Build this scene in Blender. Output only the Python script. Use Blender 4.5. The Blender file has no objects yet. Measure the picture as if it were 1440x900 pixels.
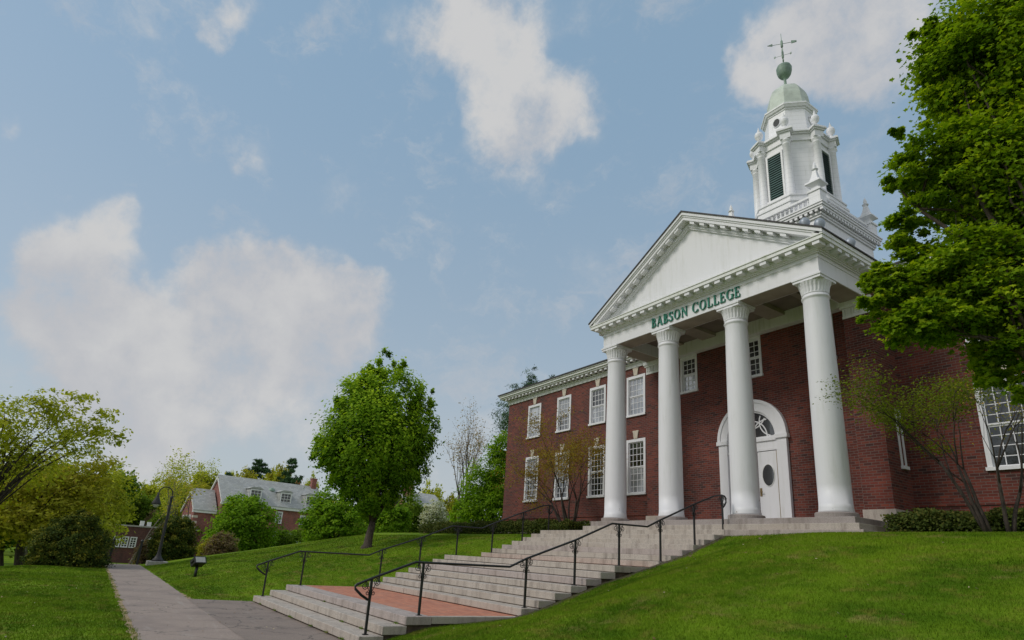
import bpy, math, random
import numpy as np
from mathutils import Vector, Matrix, noise

random.seed(7); rng = np.random.default_rng(7)
R = math.radians
scn = bpy.context.scene
COL = scn.collection

# ------------------------------------------------------------------ camera
cam_d = bpy.data.cameras.new('camera'); cam = bpy.data.objects.new('camera', cam_d); COL.objects.link(cam)
cam_d.sensor_width = 36.0; cam_d.lens = 21.0815; cam_d.shift_y = 0.05015; cam_d.clip_start = 0.1; cam_d.clip_end = 3000
CR = Vector((0.560987, 0.825586, 0.060833)); CU = Vector((0.214047, -0.215647, 0.952723)); CF = Vector((-0.799673, 0.521444, 0.297689))
cam.matrix_world = Matrix.Translation((10.267, -4.221, 1.605)) @ Matrix((CR, CU, -CF)).transposed().to_4x4()
scn.camera = cam

# ------------------------------------------------------------------ light
scn.view_settings.view_transform = 'Standard'; scn.view_settings.look = 'None'
scn.view_settings.exposure = 0.0; scn.view_settings.gamma = 1.0; scn.view_settings.use_curve_mapping = False
SUN_EL, SUN_AZ = 42.0, 200.0            # azimuth clockwise from +Y: the sun stands before the facade
sd = bpy.data.lights.new('sun', 'SUN'); sun = bpy.data.objects.new('sun', sd); COL.objects.link(sun)
sd.energy = 1.5; sd.angle = R(16); sd.color = (1.0, 0.95, 0.88)
sv = Vector((math.sin(R(SUN_AZ))*math.cos(R(SUN_EL)), math.cos(R(SUN_AZ))*math.cos(R(SUN_EL)), math.sin(R(SUN_EL))))
sun.rotation_euler = sv.to_track_quat('Z', 'Y').to_euler(); sun.location = (0, -30, 60)

world = bpy.data.worlds.new('World'); scn.world = world; world.use_nodes = True
class NT:
    def __init__(s, tree): s.t = tree; s.n = tree.nodes; s.l = tree.links
    def new(s, typ, **kw):
        nd = s.n.new(typ)
        for k, v in kw.items(): setattr(nd, k, v)
        return nd
    def link(s, a, b): s.l.new(a, b)
    def put(s, sock, v):
        if hasattr(v, 'is_linked') or isinstance(v, bpy.types.NodeSocket): s.l.new(v, sock)
        else: sock.default_value = v
    def math(s, op, a, b=0.0, c=None, clamp=False):
        m = s.new('ShaderNodeMath', operation=op); m.use_clamp = clamp
        s.put(m.inputs[0], a); s.put(m.inputs[1], b)
        if c is not None: s.put(m.inputs[2], c)
        return m.outputs[0]
    def vmath(s, op, a, b=None):
        m = s.new('ShaderNodeVectorMath', operation=op); s.put(m.inputs[0], a)
        if b is not None:
            if op == 'SCALE': s.put(m.inputs[3], b)
            else: s.put(m.inputs[1], b)
        return m.outputs['Value'] if op in ('LENGTH', 'DISTANCE', 'DOT_PRODUCT') else m.outputs[0]
    def noise(s, vec, scale, detail=4, rough=0.55, out=0, dim='3D'):
        m = s.new('ShaderNodeTexNoise'); m.noise_dimensions = dim
        if vec is not None: s.l.new(vec, m.inputs['Vector'])
        m.inputs['Scale'].default_value = scale; m.inputs['Detail'].default_value = detail; m.inputs['Roughness'].default_value = rough
        return m.outputs[out]
    def ramp(s, fac, stops, interp='LINEAR'):
        m = s.new('ShaderNodeValToRGB'); cr = m.color_ramp; cr.interpolation = interp
        while len(cr.elements) > 1: cr.elements.remove(cr.elements[-1])
        for i, (p, c) in enumerate(stops):
            e = cr.elements[0] if i == 0 else cr.elements.new(p)
            e.position = p; e.color = tuple(c) + ((1,) if len(c) == 3 else ())
        s.l.new(fac, m.inputs[0]); return m.outputs[0]
    def mix(s, fac, a, b, typ='MIX'):
        m = s.new('ShaderNodeMix', data_type='RGBA', blend_type=typ)
        s.put(m.inputs[0], fac)
        s.put(m.inputs[6], a if not isinstance(a, tuple) else a + ((1,) if len(a) == 3 else ()))
        s.put(m.inputs[7], b if not isinstance(b, tuple) else b + ((1,) if len(b) == 3 else ()))
        return m.outputs[2]
    def maprange(s, v, a, b, c, d, interp='SMOOTHSTEP'):
        m = s.new('ShaderNodeMapRange', interpolation_type=interp)
        s.put(m.inputs[0], v)
        for i, q in enumerate((a, b, c, d)): m.inputs[i+1].default_value = q
        return m.outputs[0]

w = NT(world.node_tree)
bg = w.n['Background']
sky = w.new('ShaderNodeTexSky', sky_type='NISHITA'); sky.sun_disc = False
sky.sun_elevation = R(SUN_EL); sky.sun_rotation = R(SUN_AZ); sky.air_density = 1.0; sky.dust_density = 1.5; sky.ozone_density = 1.0
tc = w.new('ShaderNodeTexCoord'); D = tc.outputs['Generated']
D = w.vmath('NORMALIZE', D)
n1 = w.noise(D, 5.0, 5, 0.6, out=1); n1c = w.vmath('SUBTRACT', n1, (0.5, 0.5, 0.5))
n2 = w.noise(D, 22.0, 4, 0.6, out=1); n2c = w.vmath('SUBTRACT', n2, (0.5, 0.5, 0.5))
Dw = w.vmath('ADD', D, w.vmath('SCALE', n1c, 0.11)); Dw = w.vmath('ADD', Dw, w.vmath('SCALE', n2c, 0.035))
# clouds: (direction, angular radius, density)
CLOUDS = [(-0.929, -0.110, 0.353, 0.055, 0.6), (-0.951, -0.118, 0.287, 0.061, 0.9), (-0.945, -0.071, 0.320, 0.075, 1.0), (-0.919, -0.054, 0.391, 0.047, 0.5), (-0.966, -0.023, 0.256, 0.088, 1.0), (-0.967, -0.085, 0.240, 0.064, 0.8), (-0.971, 0.053, 0.233, 0.105, 1.0), (-0.930, 0.112, 0.350, 0.081, 1.0), (-0.904, 0.149, 0.400, 0.062, 1.0), (-0.930, 0.070, 0.360, 0.048, 0.9), (-0.905, 0.209, 0.371, 0.087, 1.0), (-0.892, 0.262, 0.370, 0.061, 0.9), (-0.946, 0.170, 0.277, 0.117, 1.0), (-0.918, 0.257, 0.303, 0.089, 0.9), (-0.971, 0.126, 0.204, 0.091, 0.8), (-0.984, -0.038, 0.174, 0.067, 0.7), (-0.989, 0.027, 0.146, 0.081, 0.7), (-0.922, -0.135, 0.362, 0.026, 0.4), (-0.907, -0.057, 0.418, 0.021, 0.4), (-0.877, 0.263, 0.402, 0.033, 0.5), (-0.992, 0.062, 0.111, 0.073, 0.5), (-0.954, 0.257, 0.158, 0.065, 0.45), (-0.989, -0.068, 0.130, 0.079, 0.5), (-0.605, 0.308, 0.734, 0.092, 0.8), (-0.621, 0.269, 0.736, 0.061, 0.7), (-0.604, 0.358, 0.713, 0.063, 0.9), (-0.641, 0.360, 0.677, 0.064, 0.8), (-0.627, 0.417, 0.659, 0.065, 0.8), (-0.668, 0.380, 0.640, 0.055, 0.6), (-0.658, 0.428, 0.619, 0.061, 0.5), (-0.699, 0.390, 0.599, 0.056, 0.6), (-0.589, 0.456, 0.667, 0.053, 0.6), (-0.579, 0.489, 0.652, 0.043, 0.5), (-0.671, 0.207, 0.712, 0.040, 0.35), (-0.669, 0.252, 0.699, 0.036, 0.3), (-0.669, 0.467, 0.578, 0.045, 0.3), (-0.523, 0.424, 0.740, 0.040, 0.35), (-0.757, 0.005, 0.653, 0.036, 0.6), (-0.776, 0.004, 0.631, 0.027, 0.6), (-0.736, 0.015, 0.677, 0.036, 0.5), (-0.784, -0.077, 0.616, 0.029, 0.35), (-0.791, -0.174, 0.586, 0.025, 0.4), (-0.756, -0.046, 0.653, 0.042, 0.3), (-0.854, 0.019, 0.520, 0.032, 0.5), (-0.851, 0.075, 0.521, 0.039, 0.55), (-0.867, 0.063, 0.494, 0.024, 0.35), (-0.827, 0.229, 0.513, 0.054, 0.35), (-0.860, -0.193, 0.473, 0.017, 0.4), (-0.320, 0.635, 0.703, 0.076, 1.0), (-0.282, 0.680, 0.677, 0.080, 1.0), (-0.371, 0.630, 0.682, 0.054, 0.9), (-0.410, 0.620, 0.669, 0.038, 0.5), (-0.265, 0.727, 0.634, 0.062, 0.7), (-0.317, 0.704, 0.636, 0.042, 0.5), (-0.248, 0.685, 0.685, 0.076, 1.0), (-0.347, 0.775, 0.527, 0.067, 0.3), (-0.302, 0.754, 0.583, 0.049, 0.3), (-0.671, 0.592, 0.446, 0.068, 0.3)]
dens = None
for (cx, cy, cz, rad, st) in CLOUDS:
    d = w.vmath('DISTANCE', Dw, (cx, cy, cz))
    v = w.maprange(d, rad*1.38, rad*0.12, 0.0, st*0.85)
    dens = v if dens is None else w.math('ADD', dens, v)
# unseen clouds added beyond the view by noise, thickened for whiter light
fw = w.vmath('DOT_PRODUCT', D, (-0.799673, 0.521444, 0.297689))
rest = w.maprange(fw, 0.55, 0.35, 0.0, 1.0)
scat = w.maprange(w.noise(D, 2.2, 5, 0.55), 0.36, 0.52, 0.0, 1.1)
dens = w.math('ADD', dens, w.math('MULTIPLY', rest, scat))
dens = w.math('MINIMUM', dens, 0.97)
fbm = w.noise(w.vmath('ADD', D, w.vmath('SCALE', n1c, 0.05)), 9.0, 12, 0.66)
fbm2 = w.noise(D, 4.5, 3, 0.5)
dd = w.math('ADD', dens, w.math('MULTIPLY', w.math('SUBTRACT', fbm, 0.5), 2.8))
mask = w.maprange(dd, 0.02, 1.15, 0.0, 1.0)
mask = w.math('MULTIPLY', mask, w.maprange(dens, 0.0, 0.45, 0.0, 1.0))
wm = w.new('ShaderNodeMapping'); wm.inputs['Scale'].default_value = (1.0, 1.7, 2.6); w.link(Dw, wm.inputs[0])
wisp = w.maprange(w.noise(wm.outputs[0], 4.2, 10, 0.68), 0.50, 0.74, 0.0, 0.5)
mask = w.math('MAXIMUM', mask, wisp)
cloudcol = w.mix(w.maprange(w.math('ADD', w.math('MULTIPLY', fbm2, 0.6), w.math('MULTIPLY', fbm, 0.4)), 0.40, 0.60, 0.0, 1.0), (4.15, 4.25, 4.5), (4.95, 4.98, 5.02))
skyc = sky.outputs[0]
sx = w.new('ShaderNodeSeparateXYZ'); w.link(D, sx.inputs[0])
low = w.maprange(sx.outputs[2], 0.05, 0.75, 0.0, 1.0)
skyc = w.mix(0.72, skyc, w.mix(low, (3.65, 4.25, 4.65), (2.4, 3.65, 4.85)))
veil = w.math('MULTIPLY', w.maprange(sx.outputs[2], 0.34, 0.06, 0.0, 0.55), w.maprange(fbm2, 0.3, 0.6, 0.4, 1.0))
skyc = w.mix(veil, skyc, (4.1, 4.3, 4.5))
fin = w.mix(mask, skyc, cloudcol)
w.link(fin, bg.inputs[0]); bg.inputs[1].default_value = 0.12
world.cycles.sampling_method = 'MANUAL'; world.cycles.sample_map_resolution = 512

# ------------------------------------------------------------------ materials
def mat(name):
    m = bpy.data.materials.new(name); m.use_nodes = True
    t = NT(m.node_tree); b = t.n['Principled BSDF']
    return m, t, b
def objco(t):
    return t.new('ShaderNodeNewGeometry').outputs['Position']
def plain(name, col, rough=0.6, var=0.12, scale=3.0, metal=0.0, bump=0.0, bscale=40.0):
    m, t, b = mat(name); P = objco(t)
    f = t.noise(P, scale, 5, 0.6)
    c = t.mix(t.maprange(f, 0.3, 0.7, 0, 1), tuple(x*(1-var) for x in col), tuple(min(1, x*(1+var)) for x in col))
    t.link(c, b.inputs['Base Color']); b.inputs['Roughness'].default_value = rough; b.inputs['Metallic'].default_value = metal
    if bump:
        bp = t.new('ShaderNodeBump'); bp.inputs['Strength'].default_value = bump; bp.inputs['Distance'].default_value = 0.02
        t.link(t.noise(P, bscale, 4, 0.6), bp.inputs['Height']); t.link(bp.outputs[0], b.inputs['Normal'])
    return m
M = {}
# white painted wood with faint weathering streaks
def white_paint(name, base, grime, boards=False):
    m, t, b = mat(name); P = objco(t)
    mp = t.new('ShaderNodeMapping'); mp.inputs['Scale'].default_value = (5, 5, 0.5); t.link(P, mp.inputs[0])
    s = t.noise(mp.outputs[0], 1.4, 5, 0.65); f = t.noise(P, 0.9, 4, 0.6)
    k = t.math('MULTIPLY', t.maprange(s, 0.45, 0.75, 0, 1), t.maprange(f, 0.35, 0.65, 0.15, 1))
    c = t.mix(k, base, grime)
    spot = t.maprange(t.noise(P, 7.0, 6, 0.7), 0.70, 0.74, 0, 0.55)
    c = t.mix(spot, c, tuple(x*0.6 for x in grime))
    sz = t.new('ShaderNodeSeparateXYZ'); t.link(P, sz.inputs[0])
    chip = t.math('MULTIPLY', t.maprange(t.noise(P, 5.5, 4, 0.6), 0.665, 0.685, 0, 0.85), t.maprange(sz.outputs[2], 3.75, 3.45, 0, 1))
    c = t.mix(chip, c, (0.20, 0.15, 0.11))
    if boards:
        fr = t.math('FRACT', t.math('MULTIPLY', sz.outputs[2], 4.6))
        c = t.mix(t.maprange(fr, 0.90, 0.97, 0, 0.35), c, (0.38, 0.39, 0.40))
    t.link(c, b.inputs['Base Color']); b.inputs['Roughness'].default_value = 0.5
    bp = t.new('ShaderNodeBump'); bp.inputs['Strength'].default_value = 0.15; bp.inputs['Distance'].default_value = 0.01
    t.link(t.noise(P, 30, 4, 0.6), bp.inputs['Height']); t.link(bp.outputs[0], b.inputs['Normal'])
    return m
M['white'] = white_paint('white_paint', (0.77, 0.77, 0.80), (0.65, 0.655, 0.65))
M['white2'] = white_paint('white_cornice_paint', (0.76, 0.77, 0.75), (0.55, 0.58, 0.48))
M['tower'] = white_paint('white_tower_boards', (0.84, 0.84, 0.86), (0.66, 0.67, 0.66), True)
def brick(name, c1, c2, mort, sc=1.0, bw=0.215, bh=0.075):
    m, t, b = mat(name); P = objco(t)
    s = t.new('ShaderNodeSeparateXYZ'); t.link(P, s.inputs[0])
    cb = t.new('ShaderNodeCombineXYZ'); t.link(t.math('ADD', s.outputs[0], s.outputs[1]), cb.inputs[0]); t.link(s.outputs[2], cb.inputs[1])
    br = t.new('ShaderNodeTexBrick'); t.link(cb.outputs[0], br.inputs['Vector'])
    br.inputs['Scale'].default_value = 1.0; br.inputs['Brick Width'].default_value = bw*sc; br.inputs['Row Height'].default_value = bh*sc
    br.inputs['Mortar Size'].default_value = 0.007*sc; br.inputs['Mortar Smooth'].default_value = 0.2; br.inputs['Bias'].default_value = -0.1
    br.inputs['Color1'].default_value = (0, 0, 0, 1); br.inputs['Color2'].default_value = (1, 1, 1, 1)
    col = t.ramp(br.outputs['Color'], [(0.0, c1), (0.22, tuple(x*0.68 for x in c1)), (0.42, (c1[0]*1.25, c1[1]*1.45, c1[2]*1.3)), (0.6, tuple(x*0.85 for x in c1)), (0.8, tuple((x+y)/2 for x, y in zip(c1, c2))), (1.0, c2)])
    big = t.maprange(t.noise(P, 0.7, 4, 0.6), 0.3, 0.7, 0.7, 1.2)
    col = t.mix(1.0, col, big, 'MULTIPLY')
    mv = t.new('ShaderNodeMapping'); mv.inputs['Scale'].default_value = (1.2, 1.2, 0.25); t.link(P, mv.inputs[0])
    col = t.mix(t.maprange(t.noise(mv.outputs[0], 1.3, 5, 0.65), 0.5, 0.75, 0, 0.35), col, (0.045, 0.022, 0.018))
    col = t.mix(br.outputs['Fac'], col, mort)
    t.link(col, b.inputs['Base Color']); b.inputs['Roughness'].default_value = 0.85
    bp = t.new('ShaderNodeBump'); bp.inputs['Strength'].default_value = 0.4; bp.inputs['Distance'].default_value = 0.01; bp.invert = True
    t.link(br.outputs['Fac'], bp.inputs['Height']); t.link(bp.outputs[0], b.inputs['Normal'])
    return m
M['brick'] = brick('red_brick', (0.165, 0.032, 0.021), (0.018, 0.012, 0.013), (0.14, 0.108, 0.094))
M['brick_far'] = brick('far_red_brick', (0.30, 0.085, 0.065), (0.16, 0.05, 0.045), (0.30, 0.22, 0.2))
M['brick_low'] = brick('low_red_brick', (0.13, 0.04, 0.035), (0.07, 0.03, 0.03), (0.15, 0.11, 0.1))
def paving(name):
    m, t, b = mat(name); P = objco(t)
    br = t.new('ShaderNodeTexBrick'); t.link(P, br.inputs['Vector'])
    br.inputs['Scale'].default_value = 1.0; br.inputs['Brick Width'].default_value = 0.21; br.inputs['Row Height'].default_value = 0.105
    br.inputs['Mortar Size'].default_value = 0.006; br.inputs['Color1'].default_value = (0.58, 0.225, 0.13, 1); br.inputs['Color2'].default_value = (0.43, 0.15, 0.09, 1)
    br.inputs['Mortar'].default_value = (0.22, 0.15, 0.11, 1)
    dirt = t.maprange(t.noise(P, 2.4, 5, 0.65), 0.45, 0.75, 0, 0.45)
    c = t.mix(dirt, br.outputs['Color'], (0.40, 0.26, 0.2))
    t.link(c, b.inputs['Base Color']); b.inputs['Roughness'].default_value = 0.85
    return m
M['paving'] = paving('red_brick_paving')
def granite(name, base):
    m, t, b = mat(name); P = objco(t)
    sp = t.noise(P, 55.0, 3, 0.8); big = t.noise(P, 1.1, 5, 0.6); sp2 = t.noise(P, 140.0, 2, 0.7)
    c = t.ramp(sp, [(0.30, tuple(x*0.62 for x in base)), (0.48, base), (0.66, tuple(min(1, x*1.25) for x in base))])
    c = t.mix(t.maprange(sp2, 0.58, 0.68, 0, 0.6), c, (0.09, 0.085, 0.08))
    c = t.mix(t.maprange(big, 0.4, 0.75, 0, 0.5), c, (base[0]*0.75, base[1]*0.68, base[2]*0.62))
    # grime that gathers on the upright faces only where water runs
    mp = t.new('ShaderNodeMapping'); mp.inputs['Scale'].default_value = (2.5, 2.5, 0.4); t.link(P, mp.inputs[0])
    c = t.mix(t.maprange(t.noise(mp.outputs[0], 2.0, 5, 0.65), 0.46, 0.70, 0, 0.55), c, (0.17, 0.14, 0.12))
    t.link(c, b.inputs['Base Color']); b.inputs['Roughness'].default_value = 0.75
    bp = t.new('ShaderNodeBump'); bp.inputs['Strength'].default_value = 0.25; bp.inputs['Distance'].default_value = 0.01
    t.link(t.noise(P, 60, 4, 0.7), bp.inputs['Height']); t.link(bp.outputs[0], b.inputs['Normal'])
    return m
M['granite'] = granite('granite', (0.46, 0.41, 0.36))
M['granite_pink'] = granite('granite_pink', (0.43, 0.37, 0.345))
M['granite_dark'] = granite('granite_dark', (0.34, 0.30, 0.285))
def asphalt(name, k):
    m, t, b = mat(name); P = objco(t)
    f = t.noise(P, 90, 3, 0.8); g = t.noise(P, 0.8, 5, 0.65)
    c = t.ramp(f, [(0.3, (0.185, 0.148, 0.125)), (0.5, (0.31, 0.252, 0.212)), (0.72, (0.47, 0.395, 0.335))])
    c = t.mix(t.maprange(g, 0.42, 0.68, 0, 0.55), c, (0.19, 0.155, 0.14))
    mp = t.new('ShaderNodeMapping'); mp.inputs['Scale'].default_value = (0.25, 1.6, 1); t.link(P, mp.inputs[0])
    c = t.mix(t.maprange(t.noise(mp.outputs[0], 2.2, 5, 0.7), 0.55, 0.75, 0, 0.5), c, (0.42, 0.39, 0.35))
    vo = t.new('ShaderNodeTexVoronoi', feature='DISTANCE_TO_EDGE'); vo.inputs['Scale'].default_value = 0.55
    t.link(t.vmath('ADD', P, t.vmath('SCALE', t.noise(P, 1.7, 4, 0.6, out=1), 0.6)), vo.inputs['Vector'])
    c = t.mix(t.maprange(vo.outputs['Distance'], 0.012, 0.004, 0, 0.6), c, (0.06, 0.055, 0.05))
    c = t.mix(1.0, c, (k, k*0.98, k*0.99), 'MULTIPLY')
    t.link(c, b.inputs['Base Color']); b.inputs['Roughness'].default_value = 0.9
    bp = t.new('ShaderNodeBump'); bp.inputs['Strength'].default_value = 0.35; bp.inputs['Distance'].default_value = 0.008
    t.link(f, bp.inputs['Height']); t.link(bp.outputs[0], b.inputs['Normal'])
    return m
M['asphalt'] = asphalt('path_asphalt', 1.0)
M['asphalt_dark'] = asphalt('apron_asphalt', 0.78)
def lawn(name, blade=False):
    m, t, b = mat(name); P = objco(t)
    g = t.noise(P, 0.45, 5, 0.6); f = t.noise(P, 2.6, 5, 0.7); ff = t.noise(P, 30.0, 3, 0.7)
    c = t.mix(t.maprange(g, 0.38, 0.62, 0, 1), (0.066, 0.138, 0.007), (0.152, 0.245, 0.013))
    c = t.mix(t.maprange(f, 0.47, 0.70, 0, 0.75), c, (0.215, 0.20, 0.038))
    c = t.mix(t.maprange(t.noise(P, 1.1, 6, 0.7), 0.56, 0.68, 0, 0.6), c, (0.30, 0.235, 0.085))
    # faint mowing stripes
    mp = t.new('ShaderNodeMapping'); mp.inputs['Scale'].default_value = (0.12, 1.3, 0.5); mp.inputs['Rotation'].default_value = (0, 0, 0.25); t.link(P, mp.inputs[0])
    c = t.mix(t.maprange(t.noise(mp.outputs[0], 1.5, 3, 0.5), 0.42, 0.58, 0, 0.45), c, (0.15, 0.25, 0.014))
    c = t.mix(t.maprange(ff, 0.35, 0.65, 0, 0.16), c, (0.05, 0.095, 0.006))
    if blade:
        at = t.new('ShaderNodeAttribute', attribute_name='leafvar')
        c = t.mix(1.0, c, t.maprange(at.outputs['Fac'], 0, 1, 0.85, 1.32, 'LINEAR'), 'MULTIPLY')
    t.link(c, b.inputs['Base Color']); b.inputs['Roughness'].default_value = 0.9
    b.inputs['Specular IOR Level'].default_value = 0.03
    return m
M['lawn'] = lawn('lawn'); M['blade'] = lawn('grass_blade', True)
M['soil'] = plain('soil', (0.09, 0.065, 0.045), 0.95, 0.4, 8)
M['glass'] = None
def glass(name, mirror, tint):
    m, t, b = mat(name); P = objco(t)
    t.link(t.mix(t.maprange(t.noise(P, 0.9, 4, 0.6), 0.42, 0.66, 0, 1), tuple(v*0.6 for v in tint), tuple(v*1.5+0.03 for v in tint)), b.inputs['Base Color']); b.inputs['Roughness'].default_value = 0.25  # blotchy reflections painted into the pane's base colour by noise
    gl = t.new('ShaderNodeBsdfGlossy'); gl.inputs['Roughness'].default_value = 0.03; gl.inputs['Color'].default_value = (0.9, 0.93, 0.96, 1)
    bp = t.new('ShaderNodeBump'); bp.inputs['Strength'].default_value = 0.12; bp.inputs['Distance'].default_value = 0.02
    t.link(t.noise(P, 2.5, 3, 0.5), bp.inputs['Height']); t.link(bp.outputs[0], gl.inputs['Normal'])
    mx = t.new('ShaderNodeMixShader'); mx.inputs[0].default_value = mirror
    t.link(b.outputs[0], mx.inputs[1]); t.link(gl.outputs[0], mx.inputs[2])
    t.link(mx.outputs[0], t.n['Material Output'].inputs[0])
    return m
M['glass'] = glass('window_glass', 0.20, (0.018, 0.02, 0.022))
M['glass_dark'] = glass('dark_window_glass', 0.12, (0.012, 0.013, 0.014))
M['glass_far'] = glass('far_window_glass', 0.04, (0.012, 0.013, 0.015))
M['glass_pale'] = glass('pale_window_glass', 0.18, (0.36, 0.38, 0.42))  # panes with a pale grey-blue base tint
M['roof'] = plain('dark_roof_slate', (0.045, 0.04, 0.04), 0.7, 0.3, 6)
def slate():
    m, t, b = mat('pale_roof_slate'); P = objco(t)
    s = t.new('ShaderNodeSeparateXYZ'); t.link(P, s.inputs[0]); cb = t.new('ShaderNodeCombineXYZ')
    t.link(s.outputs[1], cb.inputs[0]); t.link(s.outputs[2], cb.inputs[1])
    br = t.new('ShaderNodeTexBrick'); t.link(cb.outputs[0], br.inputs['Vector']); br.inputs['Scale'].default_value = 1
    br.inputs['Brick Width'].default_value = 0.5; br.inputs['Row Height'].default_value = 0.25; br.inputs['Mortar Size'].default_value = 0.012
    br.inputs['Color1'].default_value = (0.50, 0.51, 0.49, 1); br.inputs['Color2'].default_value = (0.37, 0.38, 0.37, 1); br.inputs['Mortar'].default_value = (0.25, 0.25, 0.25, 1)
    c = t.mix(t.maprange(t.noise(P, 0.5, 5, 0.7), 0.45, 0.7, 0, 0.5), br.outputs['Color'], (0.33, 0.34, 0.30))
    t.link(c, b.inputs['Base Color']); b.inputs['Roughness'].default_value = 0.7
    return m
M['slate'] = slate()
M['copper'] = plain('green_copper', (0.50, 0.56, 0.49), 0.6, 0.18, 2.0)
M['copper_dark'] = plain('dark_green_copper', (0.22, 0.31, 0.25), 0.55, 0.25, 3.0)
M['louver'] = plain('louver_green', (0.008, 0.014, 0.014), 0.6, 0.2)
M['slat'] = plain('louver_slat', (0.075, 0.15, 0.14), 0.55, 0.2)
M['letter'] = plain('letter_green', (0.008, 0.19, 0.125), 0.45, 0.1)
M['iron'] = plain('black_iron', (0.012, 0.012, 0.014), 0.4, 0.2, 10)
M['lamp_iron'] = plain('weathered_iron', (0.035, 0.033, 0.035), 0.6, 0.3, 5)
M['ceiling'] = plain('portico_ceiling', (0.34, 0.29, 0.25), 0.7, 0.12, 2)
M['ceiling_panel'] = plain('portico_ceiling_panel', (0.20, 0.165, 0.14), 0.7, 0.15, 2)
M['stone'] = plain('cream_stone', (0.55, 0.49, 0.40), 0.8, 0.12, 5)
M['brass'] = plain('brass', (0.28, 0.2, 0.1), 0.4, 0.1, 5, 0.7)
M['dark'] = plain('dark_gap', (0.012, 0.011, 0.01), 0.8, 0.1)
M['vent'] = plain('grey_metal', (0.33, 0.37, 0.42), 0.45, 0.1, 5, 0.3)
M['concrete'] = plain('concrete', (0.38, 0.36, 0.33), 0.9, 0.15, 6)
M['lens'] = plain('lamp_lens', (0.55, 0.55, 0.56), 0.2, 0.1)
def bark(name, col):
    m, t, b = mat(name); P = objco(t)
    mp = t.new('ShaderNodeMapping'); mp.inputs['Scale'].default_value = (7, 7, 1.4); t.link(P, mp.inputs[0])
    f = t.noise(mp.outputs[0], 3, 6, 0.7)
    c = t.mix(t.maprange(f, 0.35, 0.65, 0, 1), tuple(x*0.45 for x in col), tuple(x*1.35 for x in col))
    t.link(c, b.inputs['Base Color']); b.inputs['Roughness'].default_value = 0.95
    bp = t.new('ShaderNodeBump'); bp.inputs['Strength'].default_value = 0.8; bp.inputs['Distance'].default_value = 0.03
    t.link(f, bp.inputs['Height']); t.link(bp.outputs[0], b.inputs['Normal'])
    return m
M['bark'] = bark('bark', (0.085, 0.065, 0.05)); M['bark_grey'] = bark('grey_bark', (0.16, 0.135, 0.115)); M['bark_dark'] = bark('dark_bark', (0.05, 0.038, 0.03))
def leaf(name, cols, trans=0.45, rough=0.55, k=1.5):
    cols = [tuple(min(0.8, v*k) for v in c) for c in cols]
    m, t, b = mat(name)
    at = t.new('ShaderNodeAttribute', attribute_name='leafvar')
    c = t.ramp(at.outputs['Fac'], [(i/(len(cols)-1), cc) for i, cc in enumerate(cols)])
    t.link(c, b.inputs['Base Color']); b.inputs['Roughness'].default_value = 0.75; b.inputs['Specular IOR Level'].default_value = 0.10
    tr = t.new('ShaderNodeBsdfTranslucent'); t.link(t.mix(1.0, c, (1.35, 1.3, 0.5), 'MULTIPLY'), tr.inputs['Color'])
    mx = t.new('ShaderNodeMixShader'); mx.inputs[0].default_value = trans
    t.link(b.outputs[0], mx.inputs[1]); t.link(tr.outputs[0], mx.inputs[2]); t.link(mx.outputs[0], t.n['Material Output'].inputs[0])
    return m
M['lf_maple'] = leaf('maple_leaves', [(0.06, 0.125, 0.005), (0.145, 0.255, 0.012), (0.3, 0.41, 0.022)])
M['lf_near'] = leaf('near_maple_leaves', [(0.065, 0.13, 0.005), (0.16, 0.25, 0.01), (0.34, 0.4, 0.018)])
M['lf_spring'] = leaf('spring_leaves', [(0.17, 0.2, 0.02), (0.29, 0.32, 0.03), (0.42, 0.42, 0.07)])
M['lf_gold'] = leaf('yellow_green_leaves', [(0.15, 0.15, 0.016), (0.26, 0.27, 0.025), (0.35, 0.28, 0.05)])
M['lf_red'] = leaf('reddish_leaves', [(0.3, 0.1, 0.05), (0.36, 0.14, 0.07), (0.25, 0.15, 0.05)])
M['lf_green'] = leaf('mid_green_leaves', [(0.06, 0.11, 0.01), (0.11, 0.18, 0.016), (0.18, 0.25, 0.03)])
M['lf_lush'] = leaf('lush_green_leaves', [(0.07, 0.145, 0.008), (0.14, 0.25, 0.014), (0.24, 0.35, 0.028)])
M['lf_yew'] = leaf('yew_needles', [(0.016, 0.034, 0.007), (0.055, 0.075, 0.01), (0.24, 0.21, 0.028)], 0.15)
M['lf_hedge'] = leaf('hedge_leaves', [(0.022, 0.036, 0.009), (0.055, 0.075, 0.014), (0.12, 0.1, 0.025)], 0.15)
M['lf_pine'] = leaf('pine_needles', [(0.025, 0.06, 0.031), (0.051, 0.102, 0.043), (0.085, 0.145, 0.051)], 0.1)
M['lf_white'] = leaf('white_blossom', [(0.35, 0.42, 0.25), (0.6, 0.62, 0.52), (0.75, 0.75, 0.70)], 0.3, k=1.0)
M['lf_pink'] = leaf('pale_pink_blossom', [(0.25, 0.23, 0.10), (0.48, 0.36, 0.28), (0.62, 0.52, 0.46)], 0.3, k=1.0)
M['lf_brown'] = leaf('bronze_leaves', [(0.105, 0.075, 0.045), (0.18, 0.135, 0.083), (0.18, 0.195, 0.075)])
M['lf_russet'] = leaf('russet_bud_leaves', [(0.15, 0.075, 0.025), (0.20, 0.14, 0.03), (0.22, 0.20, 0.03)])
M['lf_fresh'] = leaf('fresh_layered_leaves', [(0.06, 0.09, 0.01), (0.11, 0.15, 0.015), (0.17, 0.20, 0.02)])
M['lf_litter'] = leaf('dry_litter', [(0.10, 0.06, 0.03), (0.22, 0.15, 0.08), (0.42, 0.38, 0.26)], 0.1)
M['lf_bud'] = leaf('sparse_bud_leaves', [(0.17, 0.2, 0.02), (0.27, 0.27, 0.03), (0.34, 0.23, 0.06)])

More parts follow.
